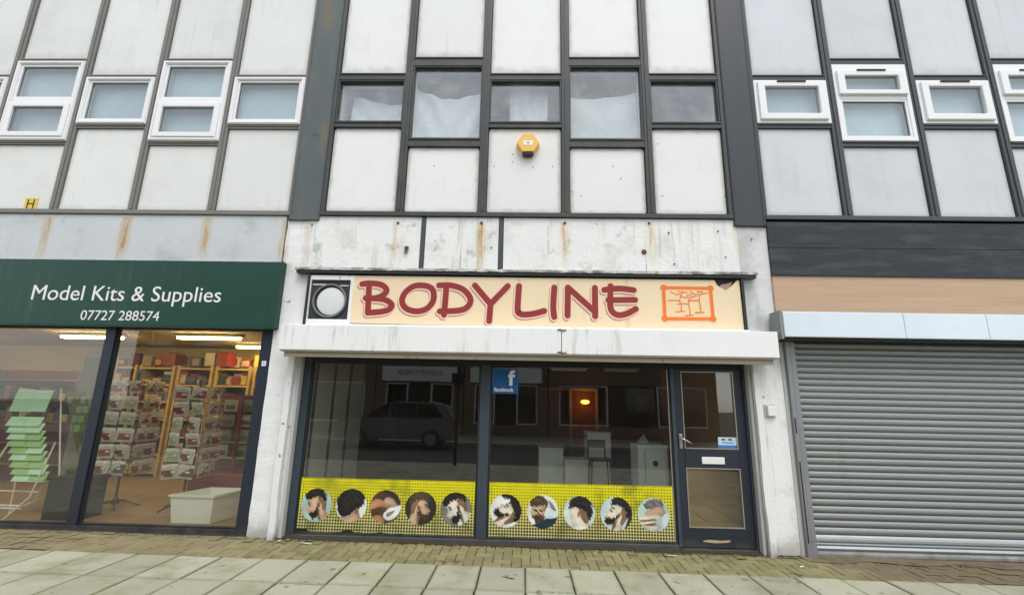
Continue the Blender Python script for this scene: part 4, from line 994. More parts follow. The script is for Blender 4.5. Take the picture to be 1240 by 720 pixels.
PORTRAITS = [
 profile('print_teal', 14, False, 1.08, (.02, .0), 'skin', 'hair_dark'),
 ('print_white', [('hair_dark', [(-.95, .35), (-.55, .95), (.1, 1.08), (.75, .8), (.85, .2), (.45, -.25), (.2, -.35), (-.05, -.6), (-.6, -.7), (-.85, -.3)]), ('skin', [(.2, -.3), (.42, -.25), (.55, -.1), (.5, -.5), (.75, -1.1), (-.8, -1.1), (-.72, -.75), (-.1, -.62)]), ('skin_shadow', [(.28, -.2), (.42, -.15), (.40, -.45), (.26, -.48)])]),
 ('hair_brown', [('skin_warm', [(-1, .2), (-.6, .45), (.1, .3), (.5, .15), (.3, -.1), (-.4, -.05), (-1, -.2)]), ('skin', [(.0, .55), (.4, .5), (.8, .15), (.7, -.1), (.2, .0), (-.1, .2)]), ('print_white', [(-.1, -.5), (.2, -.1), (.6, .0), (.98, .1), (.95, -.3), (.5, -.75), (.05, -.8)]), ('skin_warm', [(-.75, -.6), (-.3, -.5), (-.05, -.85), (-.2, -1.1), (-.7, -.95)]), ('print_bg_dark', [(-.2, 1), (.4, .95), (.9, .55), (.98, .2), (.75, .35), (.4, .6), (.0, .7)]), ('print_grey', [(.1, -.4), (.6, -.2), (.55, -.35), (.2, -.6)])]),
 profile('print_bg_dark', 4, True, 1.05, (.05, .0), 'skin', 'hair_brown'),
 profile('print_grey', 26, False, 1.12, (.05, .05), 'skin_pale', 'hair_dark', True, [('print_white', [(.3, -.5), (1.1, -.2), (1, -1), (.2, -1)])]),
 profile('print_white', -62, False, 1.05, (.1, -.15), 'skin_pale', 'hair_dark', True, [('hair_dark', [(-.3, 1.0), (.4, 1.05), (1.0, .5), (1.05, -.2), (.8, .2), (.4, .62), (-.1, .75)])]),
 ('print_white', [('skin', [(-.65, .3), (-.1, .4), (.2, .2), (.15, -.3), (-.1, -.6), (-.5, -.55), (-.7, -.1)]), ('hair_brown', [(-.85, .35), (-.65, .85), (-.1, .98), (.25, .7), (.3, .3), (.12, .05), (.1, .35), (-.4, .3), (-.7, .3)]), ('hair_brown', [(-.65, -.25), (-.3, -.2), (.05, -.15), (.15, -.4), (-.05, -.75), (-.45, -.8), (-.62, -.5)]), ('print_navy', [(-.7, -.85), (-.1, -.6), (.3, -.35), (.9, -.3), (1, -.9), (0, -1.1)]), ('print_blue', [(.25, .2), (.6, .1), (.9, -.3), (.3, -.4), (.15, -.2)]), ('print_grey', [(.35, .7), (.7, .45), (.9, .1), (.55, .2)]), ('hair_dark', [(-.55, .12), (-.32, .12), (-.34, .02), (-.54, .02)]), ('hair_dark', [(-.2, .12), (.02, .12), (.0, .02), (-.2, .02)]), ('skin_shadow', [(-.32, .0), (-.22, .0), (-.2, -.2), (-.36, -.2)])]),
 ('print_blue', [('skin_pale', [(-.62, .15), (-.3, .4), (.3, .3), (.62, -.1), (.55, -.5), (.75, -1.2), (-.45, -1.2), (-.42, -.62), (-.58, -.3)]), ('skin_shadow', [(.0, .3), (.5, .1), (.62, -.3), (.5, -.62), (.2, -.5), (.02, -.1)]), ('hair_dark', [(-.66, .2), (-.6, .7), (-.05, 1.03), (.6, .88), (.86, .3), (.74, -.3), (.58, -.45), (.5, -.05), (.12, .22), (-.3, .30)]), ('skin_warm', [(-.14, .02), (-.02, .06), (.04, -.12), (-.06, -.28), (-.14, -.18)]), ('print_white', [(-.6, -.95), (.1, -.82), (.8, -.9), (.8, -1.2), (-.6, -1.2)])]),
 profile('print_blue', -24, False, 1.1, (.06, -.05), 'skin_pale', 'hair_dark', True, [('print_bg_dark', [(.6, .9), (1.1, .4), (1.1, -.9), (.4, -1.1), (.75, -.3)])]),
 ('print_teal', [('hair_grey', [(-.6, .6), (-.1, .9), (.5, .85), (.6, .4), (.1, .3), (-.4, .3)]), ('skin', [(-.55, .1), (-.1, .35), (.4, .5), (.75, .2), (.5, -.1), (.1, .0), (-.3, -.1)]), ('skin_pale', [(-.95, -.1), (-.3, -.05), (.2, .05), (.5, -.2), (.1, -.45), (.4, -.7), (.1, -1.0), (-.4, -.9), (-.85, -.5)]), ('skin_shadow', [(-.8, -.3), (-.1, -.25), (.2, -.3), (-.1, -.38), (-.75, -.42)]), ('skin_shadow', [(-.7, -.6), (-.1, -.5), (.15, -.6), (-.2, -.68)]), ('print_blue', [(.6, -.1), (.95, .1), (.95, -.6), (.6, -.8)])]),
]
import numpy as np
INK = {'skin': (.60, .40, .27), 'skin_pale': (.74, .68, .54), 'skin_warm': (.55, .25, .12), 'hair_dark': (.020, .018, .015), 'hair_brown': (.085, .055, .03), 'hair_grey': (.15, .14, .12),
       'print_teal': (.40, .56, .50), 'print_white': (.74, .77, .72), 'print_grey': (.20, .21, .17), 'print_navy': (.015, .04, .055), 'print_bg_dark': (.03, .03, .026), 'skin_shadow': (.30, .18, .10), 'print_blue': (.56, .67, .66)}
n_ = NG('photo_print'); at_ = n_.n.new('ShaderNodeAttribute'); at_.attribute_name = 'ink'; MATS['photo_print'] = n_.pbr(at_.outputs['Color'], .45, 0, None, .3)
def sd_poly(P, X, Y):
    """signed distance to a closed outline, positive inside"""
    d = np.full(X.shape, 9.0); ins = np.zeros(X.shape, bool); k = len(P)
    for i in range(k):
        (ax, ay), (bx, by) = P[i - 1], P[i]; ex, ey = bx - ax, by - ay; L = ex * ex + ey * ey + 1e-9
        t = np.clip(((X - ax) * ex + (Y - ay) * ey) / L, 0, 1); d = np.minimum(d, np.hypot(X - ax - t * ex, Y - ay - t * ey))
        c = ((ay > Y) != (by > Y)) & (X < (bx - ax) * (Y - ay) / ((by - ay) if abs(by - ay) > 1e-9 else 1e-9) + ax); ins ^= c
    return np.where(ins, d, -d)
def portrait_mesh(bgc, shapes, cx, cz, r, seed):
    N = 60; g = np.linspace(-1, 1, N + 1); X, Y = np.meshgrid(g, g, indexing='ij')
    rs = np.random.RandomState(seed); lo = rs.rand(9, 9)
    def nz(s):
        u, v = (X * .5 + .5) * s, (Y * .5 + .5) * s; i, j = np.clip(u.astype(int), 0, 7), np.clip(v.astype(int), 0, 7); a, b = u - i, v - j
        return lo[i, j] * (1 - a) * (1 - b) + lo[i + 1, j] * a * (1 - b) + lo[i, j + 1] * (1 - a) * b + lo[i + 1, j + 1] * a * b
    wob = (nz(7.9) - .5) * .12; fr_ = rs.rand(N + 1, N + 1) - .5; C = np.array(INK[bgc])[None, None, :] * (.75 + .5 * nz(4)[..., None])
    for mt, pl in shapes:
        d = sd_poly(catmull(pl, 4), X + wob, Y + wob * .7) + (.09 * np.sin(26 * X + 19 * Y + 9 * nz(6)) * .5 + .07 * fr_ if 'hair' in mt else .02 * fr_); al = np.clip(d / .05 + .5, 0, 1); al = al * al * (3 - 2 * al); col = np.array(INK[mt])
        if 'skin' in mt: f = .48 + .50 * np.clip(d / .38, 0, 1) ** .7 + .35 * (nz(7.5) - .5) + .22 * np.clip(.5 - X * .8 + Y * .4, 0, 1)
        elif 'hair' in mt: f = .55 + .9 * np.abs(np.sin(9 * (X * .6 + Y) + 6 * nz(5))) ** 2 * np.clip(d / .3, 0, 1) + .6 * np.clip(Y * .5 + .1, 0, 1)
        else: f = .75 + .5 * nz(7)
        C = C * (1 - al[..., None]) + al[..., None] * col * f[..., None]
    b = MB(); idx = -np.ones((N + 1, N + 1), int)
    keep = [(i, j) for i in range(N) for j in range(N) if math.hypot((i + .5) * 2 / N - 1, (j + .5) * 2 / N - 1) < 1.0]; cols = []
    for (i, j) in keep:
        q = []
        for (a, c) in ((i, j), (i + 1, j), (i + 1, j + 1), (i, j + 1)):
            if idx[a, c] < 0: idx[a, c] = len(b.v); b.v.append((cx + r * g[a], .0896, cz + r * g[c])); cols.append(tuple(np.clip(C[a, c], 0, .85)) + (1.0,))
            q.append(int(idx[a, c]))
        b.f.append(tuple(q)); b.mi.append(0)
    me = b.mesh('portrait', 'photo_print'); ca = me.color_attributes.new('ink', 'FLOAT_COLOR', 'POINT'); ca.data.foreach_set('color', [v for c in cols for v in c]); return me
def graphic(label, x0, x1, idx, zc):
    t_ = thing('window_graphic', label, 'window film', ((x0 + x1) / 2, .09, .02))
    MB().box(x0, x1, .0905, .0930, .014, .645).build('dotted_film', 'dotted_film', t_)
    for k, i in enumerate(idx):
        link('portrait', portrait_mesh(PORTRAITS[i][0], PORTRAITS[i][1], x0 + (x1 - x0) * PX[i], zc[k], .188, 11 + i), t_)
PX = [.108, .304, .495, .692, .887, .099, .296, .49, .684, .88]
graphic('yellow dotted film with five haircut photos on the left shop window', -2.732, -.548, [0, 1, 2, 3, 4], [.335, .34, .335, .33, .33])
graphic('yellow dotted film with five haircut photos on the right shop window beside the door', -.418, 1.838, [5, 6, 7, 8, 9], [.325, .325, .325, .325, .325])
# ------------------------------------------------------------------ sheets hung in the upstairs windows
def curtain(label, x0, x1, top, zb, folds, amp, swag=0.0, y=.195):
    """top: function 0..1 -> z of the hanging edge; folds sweep down from the pinned corners"""
    nx, nz = 48, 26; v, f = [], []
    for i in range(nx + 1):
        t = i / nx
        for j in range(nz + 1):
            s = j / nz; z = top(t) * (1 - s) + zb * s
            yy = y + amp * math.sin(folds * t * 6.283 + swag * s * 5 + 1.5 * math.sin(3 * s + t * 4)) * (.35 + .65 * s) + amp * .9 * math.sin(9 * s + swag * 7 * abs(t - .5) * 2) * (1 - s) * (1 if swag else 0)
            v.append((x0 + (x1 - x0) * t, yy, z))
    for i in range(nx):
        for j in range(nz): a = i * (nz + 1) + j; f.append((a, a + 1, a + nz + 2, a + nz + 1))
    b = MB(); b.v, b.f, b.mi = v, f, [0] * len(f)
    o = b.build('curtain', 'sheet', None, smooth=True)
    sl = o.modifiers.new('thick', 'SOLIDIFY'); sl.thickness = .003
    return tag(o, label, 'curtain', 'sheets hung behind the upstairs windows')
curtain('white sheet drooping to the right in the leftmost dark framed upstairs window', -2.62, -1.72, lambda t: 6.04 - .26 * t + .08 * t * t, 5.30, 2.0, .022, 1.0)
curtain('white sheet sagging in a deep swag in the tall window left of the alarm', -1.70, -.62, lambda t: 6.20 - .75 * t + .71 * t * t, 5.0, 3.0, .026, 1.4)
curtain('narrow white curtain in straight folds in the small window above the alarm box', -.26, .30, lambda t: 6.22 - .02 * t, 5.30, 4.0, .018, 0.0)
curtain('white sheet pinned level across the tall window right of the alarm', .60, 1.63, lambda t: 6.02 + .10 * t - .05 * math.sin(3.14 * t), 5.0, 2.6, .020, .5)
MB().box(-2.60, -1.72, .9, .94, 5.2, 6.05).build('window_board', 'ceiling_grey', mid_b)

# ------------------------------------------------------------------ inside the barber shop
def leggy(b, pts, r=.011): return b.tube(pts, r, 6)
st = thing('bar_stool', 'black metal bar stool with low back in the dim shop', 'stool', (1.14, 1.35, 0))
sb = MB(); sb.prism(catmull([(.99, 1.20), (1.14, 1.16), (1.29, 1.20), (1.31, 1.34), (1.26, 1.47), (1.14, 1.50), (1.02, 1.47), (.97, 1.34)], 3), 'z', .785, .815); sb.build('seat', 'stool_black', st, bevel=.008)
bk = MB(); A = [(.98 + .27 * k / 8, 1.47 + .045 * math.sin(math.pi * k / 8)) for k in range(9)]
bk.prism(A + [(x, y + .02) for x, y in A[::-1]], 'z', .95, 1.065); bk.build('backrest', 'stool_black', st, bevel=.006)
for (x, y, ux) in ((1.01, 1.22, -.04), (1.27, 1.22, .04), (1.01, 1.47, -.04), (1.27, 1.47, .04)): leggy(MB(), [(x, y, .785), (x + ux, y + (-.04 if y < 1.3 else .04), .005)], .013).build('leg', 'stool_black', st)
for x in (.99, 1.24): leggy(MB(), [(x, 1.48, .79), (x, 1.50, 1.05)], .012).build('back_post', 'stool_black', st)
MB().tube([(.985, 1.20, .36), (1.295, 1.20, .36), (1.295, 1.49, .36), (.985, 1.49, .36), (.985, 1.20, .36)], .009, 6).build('foot_ring', 'stool_black', st)

def cabinet(name, label, x0, x1, y0, y1, z1, panel=True, lock=None):
    t_ = thing(name, label, 'cabinet', ((x0 + x1) / 2, y0, .0))
    MB().box(x0, x1, y0, y1, .003, z1 - .026).build('carcass', 'cabinet_white', t_, bevel=.004)
    MB().box(x0 - .01, x1 + .01, y0 - .012, y1, z1 - .025, z1).build('top', 'cabinet_white', t_, bevel=.004)
    if panel:
        MB().box(x0 + .10, x1 - .03, y0 - .016, y0 - .001, .06, z1 - .06).build('cupboard_door', 'cabinet_white', t_, bevel=.004)
        MB().ring(x0 + .095, x1 - .025, .055, z1 - .055, .012, .012, .012, .012, y0 - .008, y0 - .002).build('door_edge', 'ceiling_dim', t_)
    if lock: MB().lathe([(0, -.012), (.03, -.012), (.042, -.004), (.042, .0)], (lock[0], y0 - .017, lock[1]), 'y', 16).build('lock', 'stool_black', t_)
    return t_
cabinet('cupboard', 'tall pale cupboard with a round black lock beside the door', 1.67, 2.096, 1.2, 1.68, 1.026, True, (1.912, .776))
cabinet('counter', 'low white reception counter left of the bar stool', .672, 1.017, 1.75, 2.25, .734, False)
cabinet('counter', 'long pale worktop behind the low white counter', .266, .66, 2.0, 2.5, .89, False)
cabinet('counter', 'tall white counter end standing behind the bar stool', 1.04, 1.41, 1.9, 2.4, 1.15, False)
cl = thing('towel', 'crumpled white cloth on top of the pale cupboard', 'towel', (1.80, 1.4, 1.028))
b = MB(); tip = (1.82, 1.42, 1.165); ringp = [(1.82 + 0.105 * math.cos(k * .6283) * R.uniform(.7, 1.2), 1.42 + .10 * math.sin(k * .6283), 1.029) for k in range(10)]
midp = [(1.82 + (p[0] - 1.82) * R.uniform(.35, .6), 1.42 + (p[1] - 1.42) * .5, 1.029 + R.uniform(.05, .09)) for p in ringp]
for k in range(10): j = (k + 1) % 10; b.face([ringp[k], ringp[j], midp[j], midp[k]]); b.face([midp[k], midp[j], tip])
b.build('cloth', 'fitting', cl)
nt = thing('wall_notice', 'cream paper notice on the dark back wall', 'notice', (2.65, 4.79, 1.4)); MB().box(2.53, 2.77, 4.785, 4.797, 1.44, 1.80).build('sheet', 'paper', nt)
lp = thing('wall_lamp', 'small glowing orange lamp on the back door', 'lamp', (1.33, 4.72, 1.63))
MB().prism([(1.34 + .085 * math.cos(k * .3927), 1.63 + .042 * math.sin(k * .3927)) for k in range(16)], 'y', 4.42, 4.50).build('globe', 'lamp_orange', lp, smooth=True); MB().tube([(1.34, 4.50, 1.63), (1.34, 4.66, 1.66), (1.34, 4.738, 1.66)], .008, 6).build('bracket', 'ceiling_dim', lp)
for lab, xa, xb in (('unlit strip light left of centre on the dim ceiling', .45, 1.08), ('unlit strip light nearer the door on the dim ceiling', 1.34, 1.93)):
    t_ = thing('strip_light', lab, 'light', ((xa + xb) / 2, 2.05, 2.42), 'unlit strip lights in the barber shop')
    MB().box(xa, xb, 1.98, 2.10, 2.16, 2.215).build('housing', 'fitting', t_, bevel=.004); MB().tube([(xa + .03, 2.04, 2.145), (xb - .03, 2.04, 2.145)], .014, 8).build('tube', 'label_white', t_)
    for x in (xa + .1, xb - .1): MB().tube([(x, 2.04, 2.215), (x, 2.04, 2.42)], .006, 6).build('hanger', 'ceiling_dim', t_)
for x, lab in ((1.99, 'upper'), (2.2, 'lower')): pass
pk = thing('switch_plate', 'pair of pale switch plates on the wall seen through the door glass', 'switch', (2.1, 3.2, 1.6))
for z in (1.62, 1.80): MB().box(2.762, 2.778, 2.3, 2.42, z, z + .13).build('plate', 'paper', pk)

# ------------------------------------------------------------------ inside the model shop
def tube_light(label, x0, x1, y, z=2.58):
    t_ = thing('ceiling_light', label, 'light', ((x0 + x1) / 2, y, 2.66), 'glowing strip lights in the model shop')
    MB().box(x0 - .04, x1 + .04, y - .07, y + .07, z + .03, 2.658).build('housing', 'fitting', t_, bevel=.004)
    MB().box(x0, x1, y - .05, y + .05, z - .012, z + .028).build('diffuser', 'tube_glow', t_, bevel=.01)
tube_light('glowing strip light nearest the mullion in the left shop pane', -8.35, -7.25, 2.25)
tube_light('long glowing strip light above the right revolving rack', -6.1, -5.0, 2.1)
tube_light('short glowing strip light at the back of the model shop', -5.9, -5.3, 3.5)
tube_light('glowing strip light at the far left of the model shop', -11.6, -10.6, 2.6)

rk = thing('card_rack', 'white wire rack of mint green cards in the leftmost shop pane', 'rack', (-6.8, .6, .015))
TIERS = [(-7.12, -6.60, 1.640, .30)] + [(-7.10 + .044 * i, -6.62 + .040 * i, 1.270 - .087 * i, .115) for i in range(9)]
for i, (xa, xb, z, h) in enumerate(TIERS):
    y = .56 - .010 * i if i else .57
    if i: MB().box(xa, xb, y - .035, y + .05, z - h - .008, z - h - .001).build('tray', 'rack_white', rk)
for (xa) in (-7.15, -6.57): MB().tube([(xa, .66, 1.66), (xa + .36, .54, .55), (xa + .38, .54, .03)], .010, 6).build('upright', 'rack_white', rk)
for pts in ([(-6.85, .40, .95), (-7.00, .36, .50), (-7.20, .30, .02)], [(-6.22, .40, .96), (-6.36, .36, .28), (-6.55, .26, .02)], [(-7.35, .36, .14), (-6.44, .36, .14)], [(-7.35, .36, .175), (-6.44, .36, .175)], [(-6.55, .72, .47), (-6.62, .70, .16), (-6.45, .40, .17)], [(-7.2, .6, .30), (-6.7, .6, .30), (-6.33, .42, .33)]):
    MB().tube(pts, .0105, 6).build('leg', 'rack_white', rk)
for i, (xa, xb, z, h) in enumerate(TIERS):
    y = .56 - .010 * i if i else .57
    for k in range(2):
        x0 = xa + (xb - xa) * k / 2 + .003; x1 = xa + (xb - xa) * (k + 1) / 2 - .003; zt = z + R.uniform(-.006, .006)
        t_ = thing('greeting_card', '%s card in the %s tier of the white wire rack' % (('left', 'right')[k], ('top', 'second', 'third', 'fourth', 'fifth', 'sixth', 'seventh', 'eighth', 'ninth', 'lowest')[i]), 'card', ((x0 + x1) / 2, y, z - h), 'mint cards in the wire rack')
        MB().prism([(y - .034, z - h), (y - .028, z - h), (y + .03, zt), (y + .024, zt)], 'x', x0, x1).build('card_face', 'card_mint' if i < 3 else ('card_green' if (i + k) % 3 else 'card_mint'), t_)
        MB().prism([(y + .006, zt - .05 if i else zt - .14), (y + .009, zt - .05 if i else zt - .14), (y + .0245, zt - .003), (y + .0205, zt - .003)], 'x', x0 + .006, x1 - .006).build('card_band', 'card_pale', t_)
sd = thing('leaflet_panel', 'olive green leaflet panel beside the mint card rack', 'display panel', (-6.6, 1.2, .015))
MB().prism([(-7.05, 1.62), (-6.72, 1.62), (-6.32, .62), (-6.55, .45)][::-1], 'y', 1.22, 1.26).build('panel', 'card_olive', sd, bevel=.004)
for r_ in range(7):
    for c_ in range(3):
        x = -6.98 + r_ * .068 + c_ * .10; z = 1.50 - r_ * .14; MB().box(x, x + .085, 1.205, 1.218, z - .05, z + .05).build('leaflet', ('card_green', 'card_olive', 'pouch_green')[(r_ + c_) % 3], sd)
MB().box(-6.75, -6.60, 1.2, 1.3, .016, .50).build('stand', 'rack_dark', sd)
cb = thing('storage_crate', 'black box on the floor by the mullion of the model shop', 'crate', (-5.98, .5, .015))
MB().box(-6.14, -5.66, .34, .70, .016, .52).build('body', 'crate_black', cb, bevel=.01); MB().ring(-6.16, -5.64, .49, .53, .004, .004, .004, .004, .33, .71).build('rim', 'crate_black', cb, bevel=.004)
bo = thing('display_board', 'tall plain grey board leaning behind the card rack', 'board', (-6.8, 1.5, .015))
MB().prism([(-7.15, 2.18), (-6.62, 2.20), (-6.62, .02), (-7.15, .02)], 'y', 1.52, 1.56).build('sheet', 'board_grey', bo, bevel=.004); MB().box(-7.10, -6.66, 1.565, 1.60, .02, .08).build('foot', 'rack_dark', bo)

def packet_proto(name, label, group, w, h, col, style):
    t_ = thing(name, label, 'packet', (0, 0, 0), group)
    b = MB(); nx, nzz = 6, 6; g_ = {}
    for i in range(nx + 1):
        for j in range(nzz + 1):
            x = -w / 2 + w * i / nx; z = -h * j / nzz; e = math.sin(math.pi * i / nx) * math.sin(math.pi * j / nzz)
            g_[i, j] = len(b.v); b.v.append((x, -.002 - .022 * e - .006 * math.sin(i * 2.1 + j * 1.3 + style), z))
    for i in range(nx):
        for j in range(nzz): b.f.append((g_[i, j], g_[i, j + 1], g_[i + 1, j + 1], g_[i + 1, j])); b.mi.append(1 if ((1 <= i <= 4 and 2 <= j <= 4) if style == 0 else (i + j > 4 and 1 <= j <= 4) if style == 1 else (j in (2, 3, 4) and i in (0, 1, 2, 3)) and not (i == 0 and j == 4)) else 0)
    pch = b.build('pouch', ['pouch', col], t_, smooth=True)
    MB().box(-w * .46, w * .46, -.0075, -.0045, -.030, .012).build('header_card', 'label_white', t_)
    MB().box(w * .08, w * .30, -.027, -.024, -h * .55, -h * .42).build('price_label', 'label_white', t_)
    return t_
def revolving(label, x, y, lab2, rows, z0, dz, seed):
    t_ = thing('revolving_rack', label, 'rack', (x, y, .015), 'revolving packet racks')
    MB().tube([(x, y, .06), (x, y, z0 + .12)], .016, 8).build('pole', 'rack_dark', t_)
    for k in range(5):
        a = k * 1.2566 + .4; MB().tube([(x, y, .10), (x + .16 * math.cos(a), y + .16 * math.sin(a), .085), (x + .30 * math.cos(a), y + .30 * math.sin(a), .03)], .013, 6).build('foot', 'rack_dark', t_)
    MB().lathe([(0, .06), (.05, .06), (.04, .13), (.018, .16)], (x, y, 0), 'z', 14).build('hub', 'rack_dark', t_)
    MB().box(x - .05, x + .05, y - .008, y + .008, z0 + .02, z0 + .17).build('header', 'board_grey', t_)
    for s_ in (-1, 1):
        MB().tube([(x + s_ * .24, y - .17, z0), (x + s_ * .24, y - .17, z0 - rows * dz + .02)], .006, 6).build('wire_upright', 'rack_dark', t_)
        MB().tube([(x + s_ * .24, y + .17, z0), (x + s_ * .24, y + .17, z0 - rows * dz + .02)], .006, 6).build('wire_upright', 'rack_dark', t_)
    RR = random.Random(seed)
    grp = 'packets on the ' + lab2
    protos = [packet_proto('hanging_packet', 'x', grp, w_, h_, c_, s_) for (w_, h_, c_, s_) in ((.235, .185, 'card_red', 0), (.215, .175, 'card_red', 1), (.22, .19, 'box0', 2), (.20, .17, 'pouch_green', 0), (.225, .18, 'box1', 1))]
    used = [False] * 5
    for r_ in range(rows):
        zz = z0 - .01 - r_ * dz
        MB().tube([(x - .25, y - .175, zz), (x + .25, y - .175, zz), (x + .25, y + .175, zz), (x - .25, y + .175, zz), (x - .25, y - .175, zz)], .004, 5).build('wire_ring', 'rack_dark', t_)
        for c_ in range(4):
            q = RR.choice((0, 0, 1, 1, 2, 2, 3, 4)) if r_ > 1 or c_ > 1 else (r_ * 2 + c_) % 5
            if r_ == 5 and c_ == 1: q = 4
            p = protos[q] if not used[q] else copy_tree(protos[q]); used[q] = True
            p['label'] = '%s packet, %s row, %s of the %s' % (('left', 'right', 'near', 'far')[c_], ('top', 'second', 'third', 'fourth', 'fifth', 'bottom')[r_], 'front' if c_ < 2 else 'right side', lab2)
            if c_ < 2: p.location = (x - .122 + .244 * c_ + RR.uniform(-.006, .006), y - .185 - RR.uniform(0, .02), zz); p.rotation_euler = (RR.uniform(-.15, .20), RR.uniform(-.10, .10), RR.uniform(-.3, .3))
            else: p.location = (x + .258 + RR.uniform(0, .02), y - .075 + .19 * (c_ - 2), zz); p.rotation_euler = (RR.uniform(-.05, .05), RR.uniform(-.05, .05), 1.5708 + RR.uniform(-.35, .35))
revolving('revolving wire rack of red and white packets just right of the mullion', -5.86, 1.12, 'revolving rack nearest the mullion', 6, 1.80, .226, 3)
revolving('revolving wire rack of grey and red packets behind the white bin', -4.86, 1.10, 'revolving rack behind the bin', 6, 1.72, .215, 5)

bn = thing('plastic_bin', 'open translucent white plastic bin on the floor at the glass', 'bin', (-4.1, .6, .015))
B0 = [(-4.45, .36), (-3.95, .36), (-3.84, .84), (-4.30, .84)]
def rim_(o, z): cx, cy = sum(p[0] for p in B0) / 4, sum(p[1] for p in B0) / 4; return [(cx + (p[0] - cx) * o, cy + (p[1] - cy) * o, z) for p in B0]
b = MB(); lo, hi, hi2, lo2 = rim_(1.0, .02), rim_(1.13, .36), rim_(1.09, .36), rim_(.96, .035)
for k in range(4): j = (k + 1) % 4; b.face([lo[k], lo[j], hi[j], hi[k]]); b.face([lo2[j], lo2[k], hi2[k], hi2[j]])
b.face(lo[::-1]); b.face(lo2); b.build('tub', 'bin_plastic', bn)
b = MB(); a1, a2, a3 = rim_(1.08, .362), rim_(1.19, .362), rim_(1.18, .335)
for k in range(4): j = (k + 1) % 4; b.face([a2[k], a2[j], a1[j], a1[k]]); b.face([a3[k], a3[j], a2[j], a2[k]]); b.face([a1[k], a1[j], a3[j], a3[k]])
b.build('rim', 'bin_plastic', bn)

COLW = ('dark red', 'dark brown', 'pale grey', 'navy blue', 'tan', 'olive'); ORD = ('first', 'second', 'third', 'fourth', 'fifth', 'sixth', 'seventh', 'eighth', 'ninth', 'tenth', 'eleventh', 'twelfth')
for i in range(5):    # pale wooden bookcases against the back wall
    xa = -8.75 + i * .80; xb = xa + .74
    t_ = thing('bookcase', ['pale wooden bookcase farthest left behind the revolving rack', 'second pale wooden bookcase from the left along the back wall', 'middle pale wooden bookcase of the five along the back wall', 'second pale wooden bookcase from the right along the back wall', 'pale wooden bookcase farthest right along the back wall'][i], 'bookcase', ((xa + xb) / 2, 3.9, .015), 'pale wooden bookcases')
    for x in (xa, xb - .05): MB().box(x, x + .05, 3.6, 4.0, .017, 2.20).build('side', 'wood_pale', t_, bevel=.004)
    MB().box(xa + .051, xb - .051, 3.97, 4.0, .02, 2.17).build('back', 'box1', t_)
    for k in range(7):
        z = .08 + k * .34; MB().box(xa + .051, xb - .051, 3.6, 3.968, z, z + .035).build('shelf', 'wood_pale', t_, bevel=.003)
        if k < 6:
            x = xa + .06; RR = random.Random(i * 10 + k); nb = 0
            while x < xb - .20:
                w_ = RR.uniform(.10, .22); h_ = RR.uniform(.12, .28); w_ = min(w_, xb - .06 - x)
                ci = RR.randint(0, 5); m_ = 'box%d' % ci
                p = thing('kit_box', '%s kit box, %s on the %s shelf of the %s bookcase' % (COLW[ci], ORD[nb], ('lowest', 'second', 'third', 'fourth', 'fifth', 'top')[k], ('farthest left', 'second', 'middle', 'fourth', 'farthest right')[i]), 'box', (x + w_ / 2, 3.75, z + .036), 'kit boxes on the bookcases'); nb += 1
                MB().box(x, x + w_ - .006, 3.64 + RR.uniform(0, .08), 3.93, z + .0365, z + .0365 + h_).build('carton', m_, p)
                MB().box(x + .015, x + w_ - .025, 3.632, 3.6385, z + .06, z + .0365 + h_ * .75).build('printed_panel', ('pouch', 'card_red', 'hydrant_yellow', 'box2', 'box3')[(nb + k + i) % 5], p)
                x += w_
un = thing('display_unit', 'bright red display unit with packets right of the revolving racks', 'display unit', (-4.53, 1.9, .015))
MB().box(-5.08, -4.08, 2.05, 2.10, .25, 1.62).build('back_panel', 'unit_red', un); MB().box(-5.18, -3.98, 1.60, 2.10, .17, .42).build('plinth', 'unit_red', un, bevel=.02)
for (x, y) in ((-5.13, 1.65), (-4.08, 1.65), (-5.13, 2.0), (-4.08, 2.0)): MB().box(x, x + .06, y, y + .06, .016, .17).build('leg', 'rack_dark', un)
MB().prism([(-4.48, 1.62), (-4.01, 1.62), (-4.01, 1.92), (-4.13, 1.95), (-4.33, 1.86)][::-1], 'y', 2.04, 2.09).build('crest', 'unit_red', un, bevel=.006)
for z in (.62, .86, 1.10, 1.34): MB().box(-5.08, -4.08, 1.86, 2.05, z, z + .016).build('shelf', 'rack_white' if z < .9 else 'unit_red', un)
for x in (-4.68, -4.05): MB().box(x, x + .04, 1.84, 2.05, .42, 1.62).build('divider', 'unit_red', un)
for r_ in range(4):
    for c_ in range(3):
        x = -5.03 + c_ * .31 + .02 * r_; z = .637 + r_ * .24
        p = thing('kit_packet', '%s green packet on the %s shelf of the red display unit' % (('left', 'middle', 'right')[c_], ('lowest', 'second', 'third', 'top')[r_]), 'packet', (x + .1, 1.92, z), 'green packets on the red unit')
        MB().box(x, x + .22, 1.90, 1.93, z + .001, z + .19).build('packet_face', 'pouch_green' if (r_ + c_) % 3 else 'card_pale', p); MB().box(x + .03, x + .19, 1.8965, 1.8995, z + .03, z + .10).build('picture', 'card_olive', p)
for i, (xa, xb, za, zb, m_) in enumerate(((-7.55, -7.25, 2.24, 2.44, 'card_red'), (-6.62, -6.42, 2.24, 2.47, 'pouch'), (-6.38, -6.15, 2.24, 2.50, 'card_red'))):
    p = thing('kit_box', ['red carton on top of the second bookcase', 'grey carton on top of the bookcases below the long strip light', 'red and white carton on top of the bookcases beside the grey one'][i], 'box', ((xa + xb) / 2, 3.7, 2.21)); MB().box(xa, xb, 3.62, 3.9, za - .036, zb).build('carton', m_, p, bevel=.004)
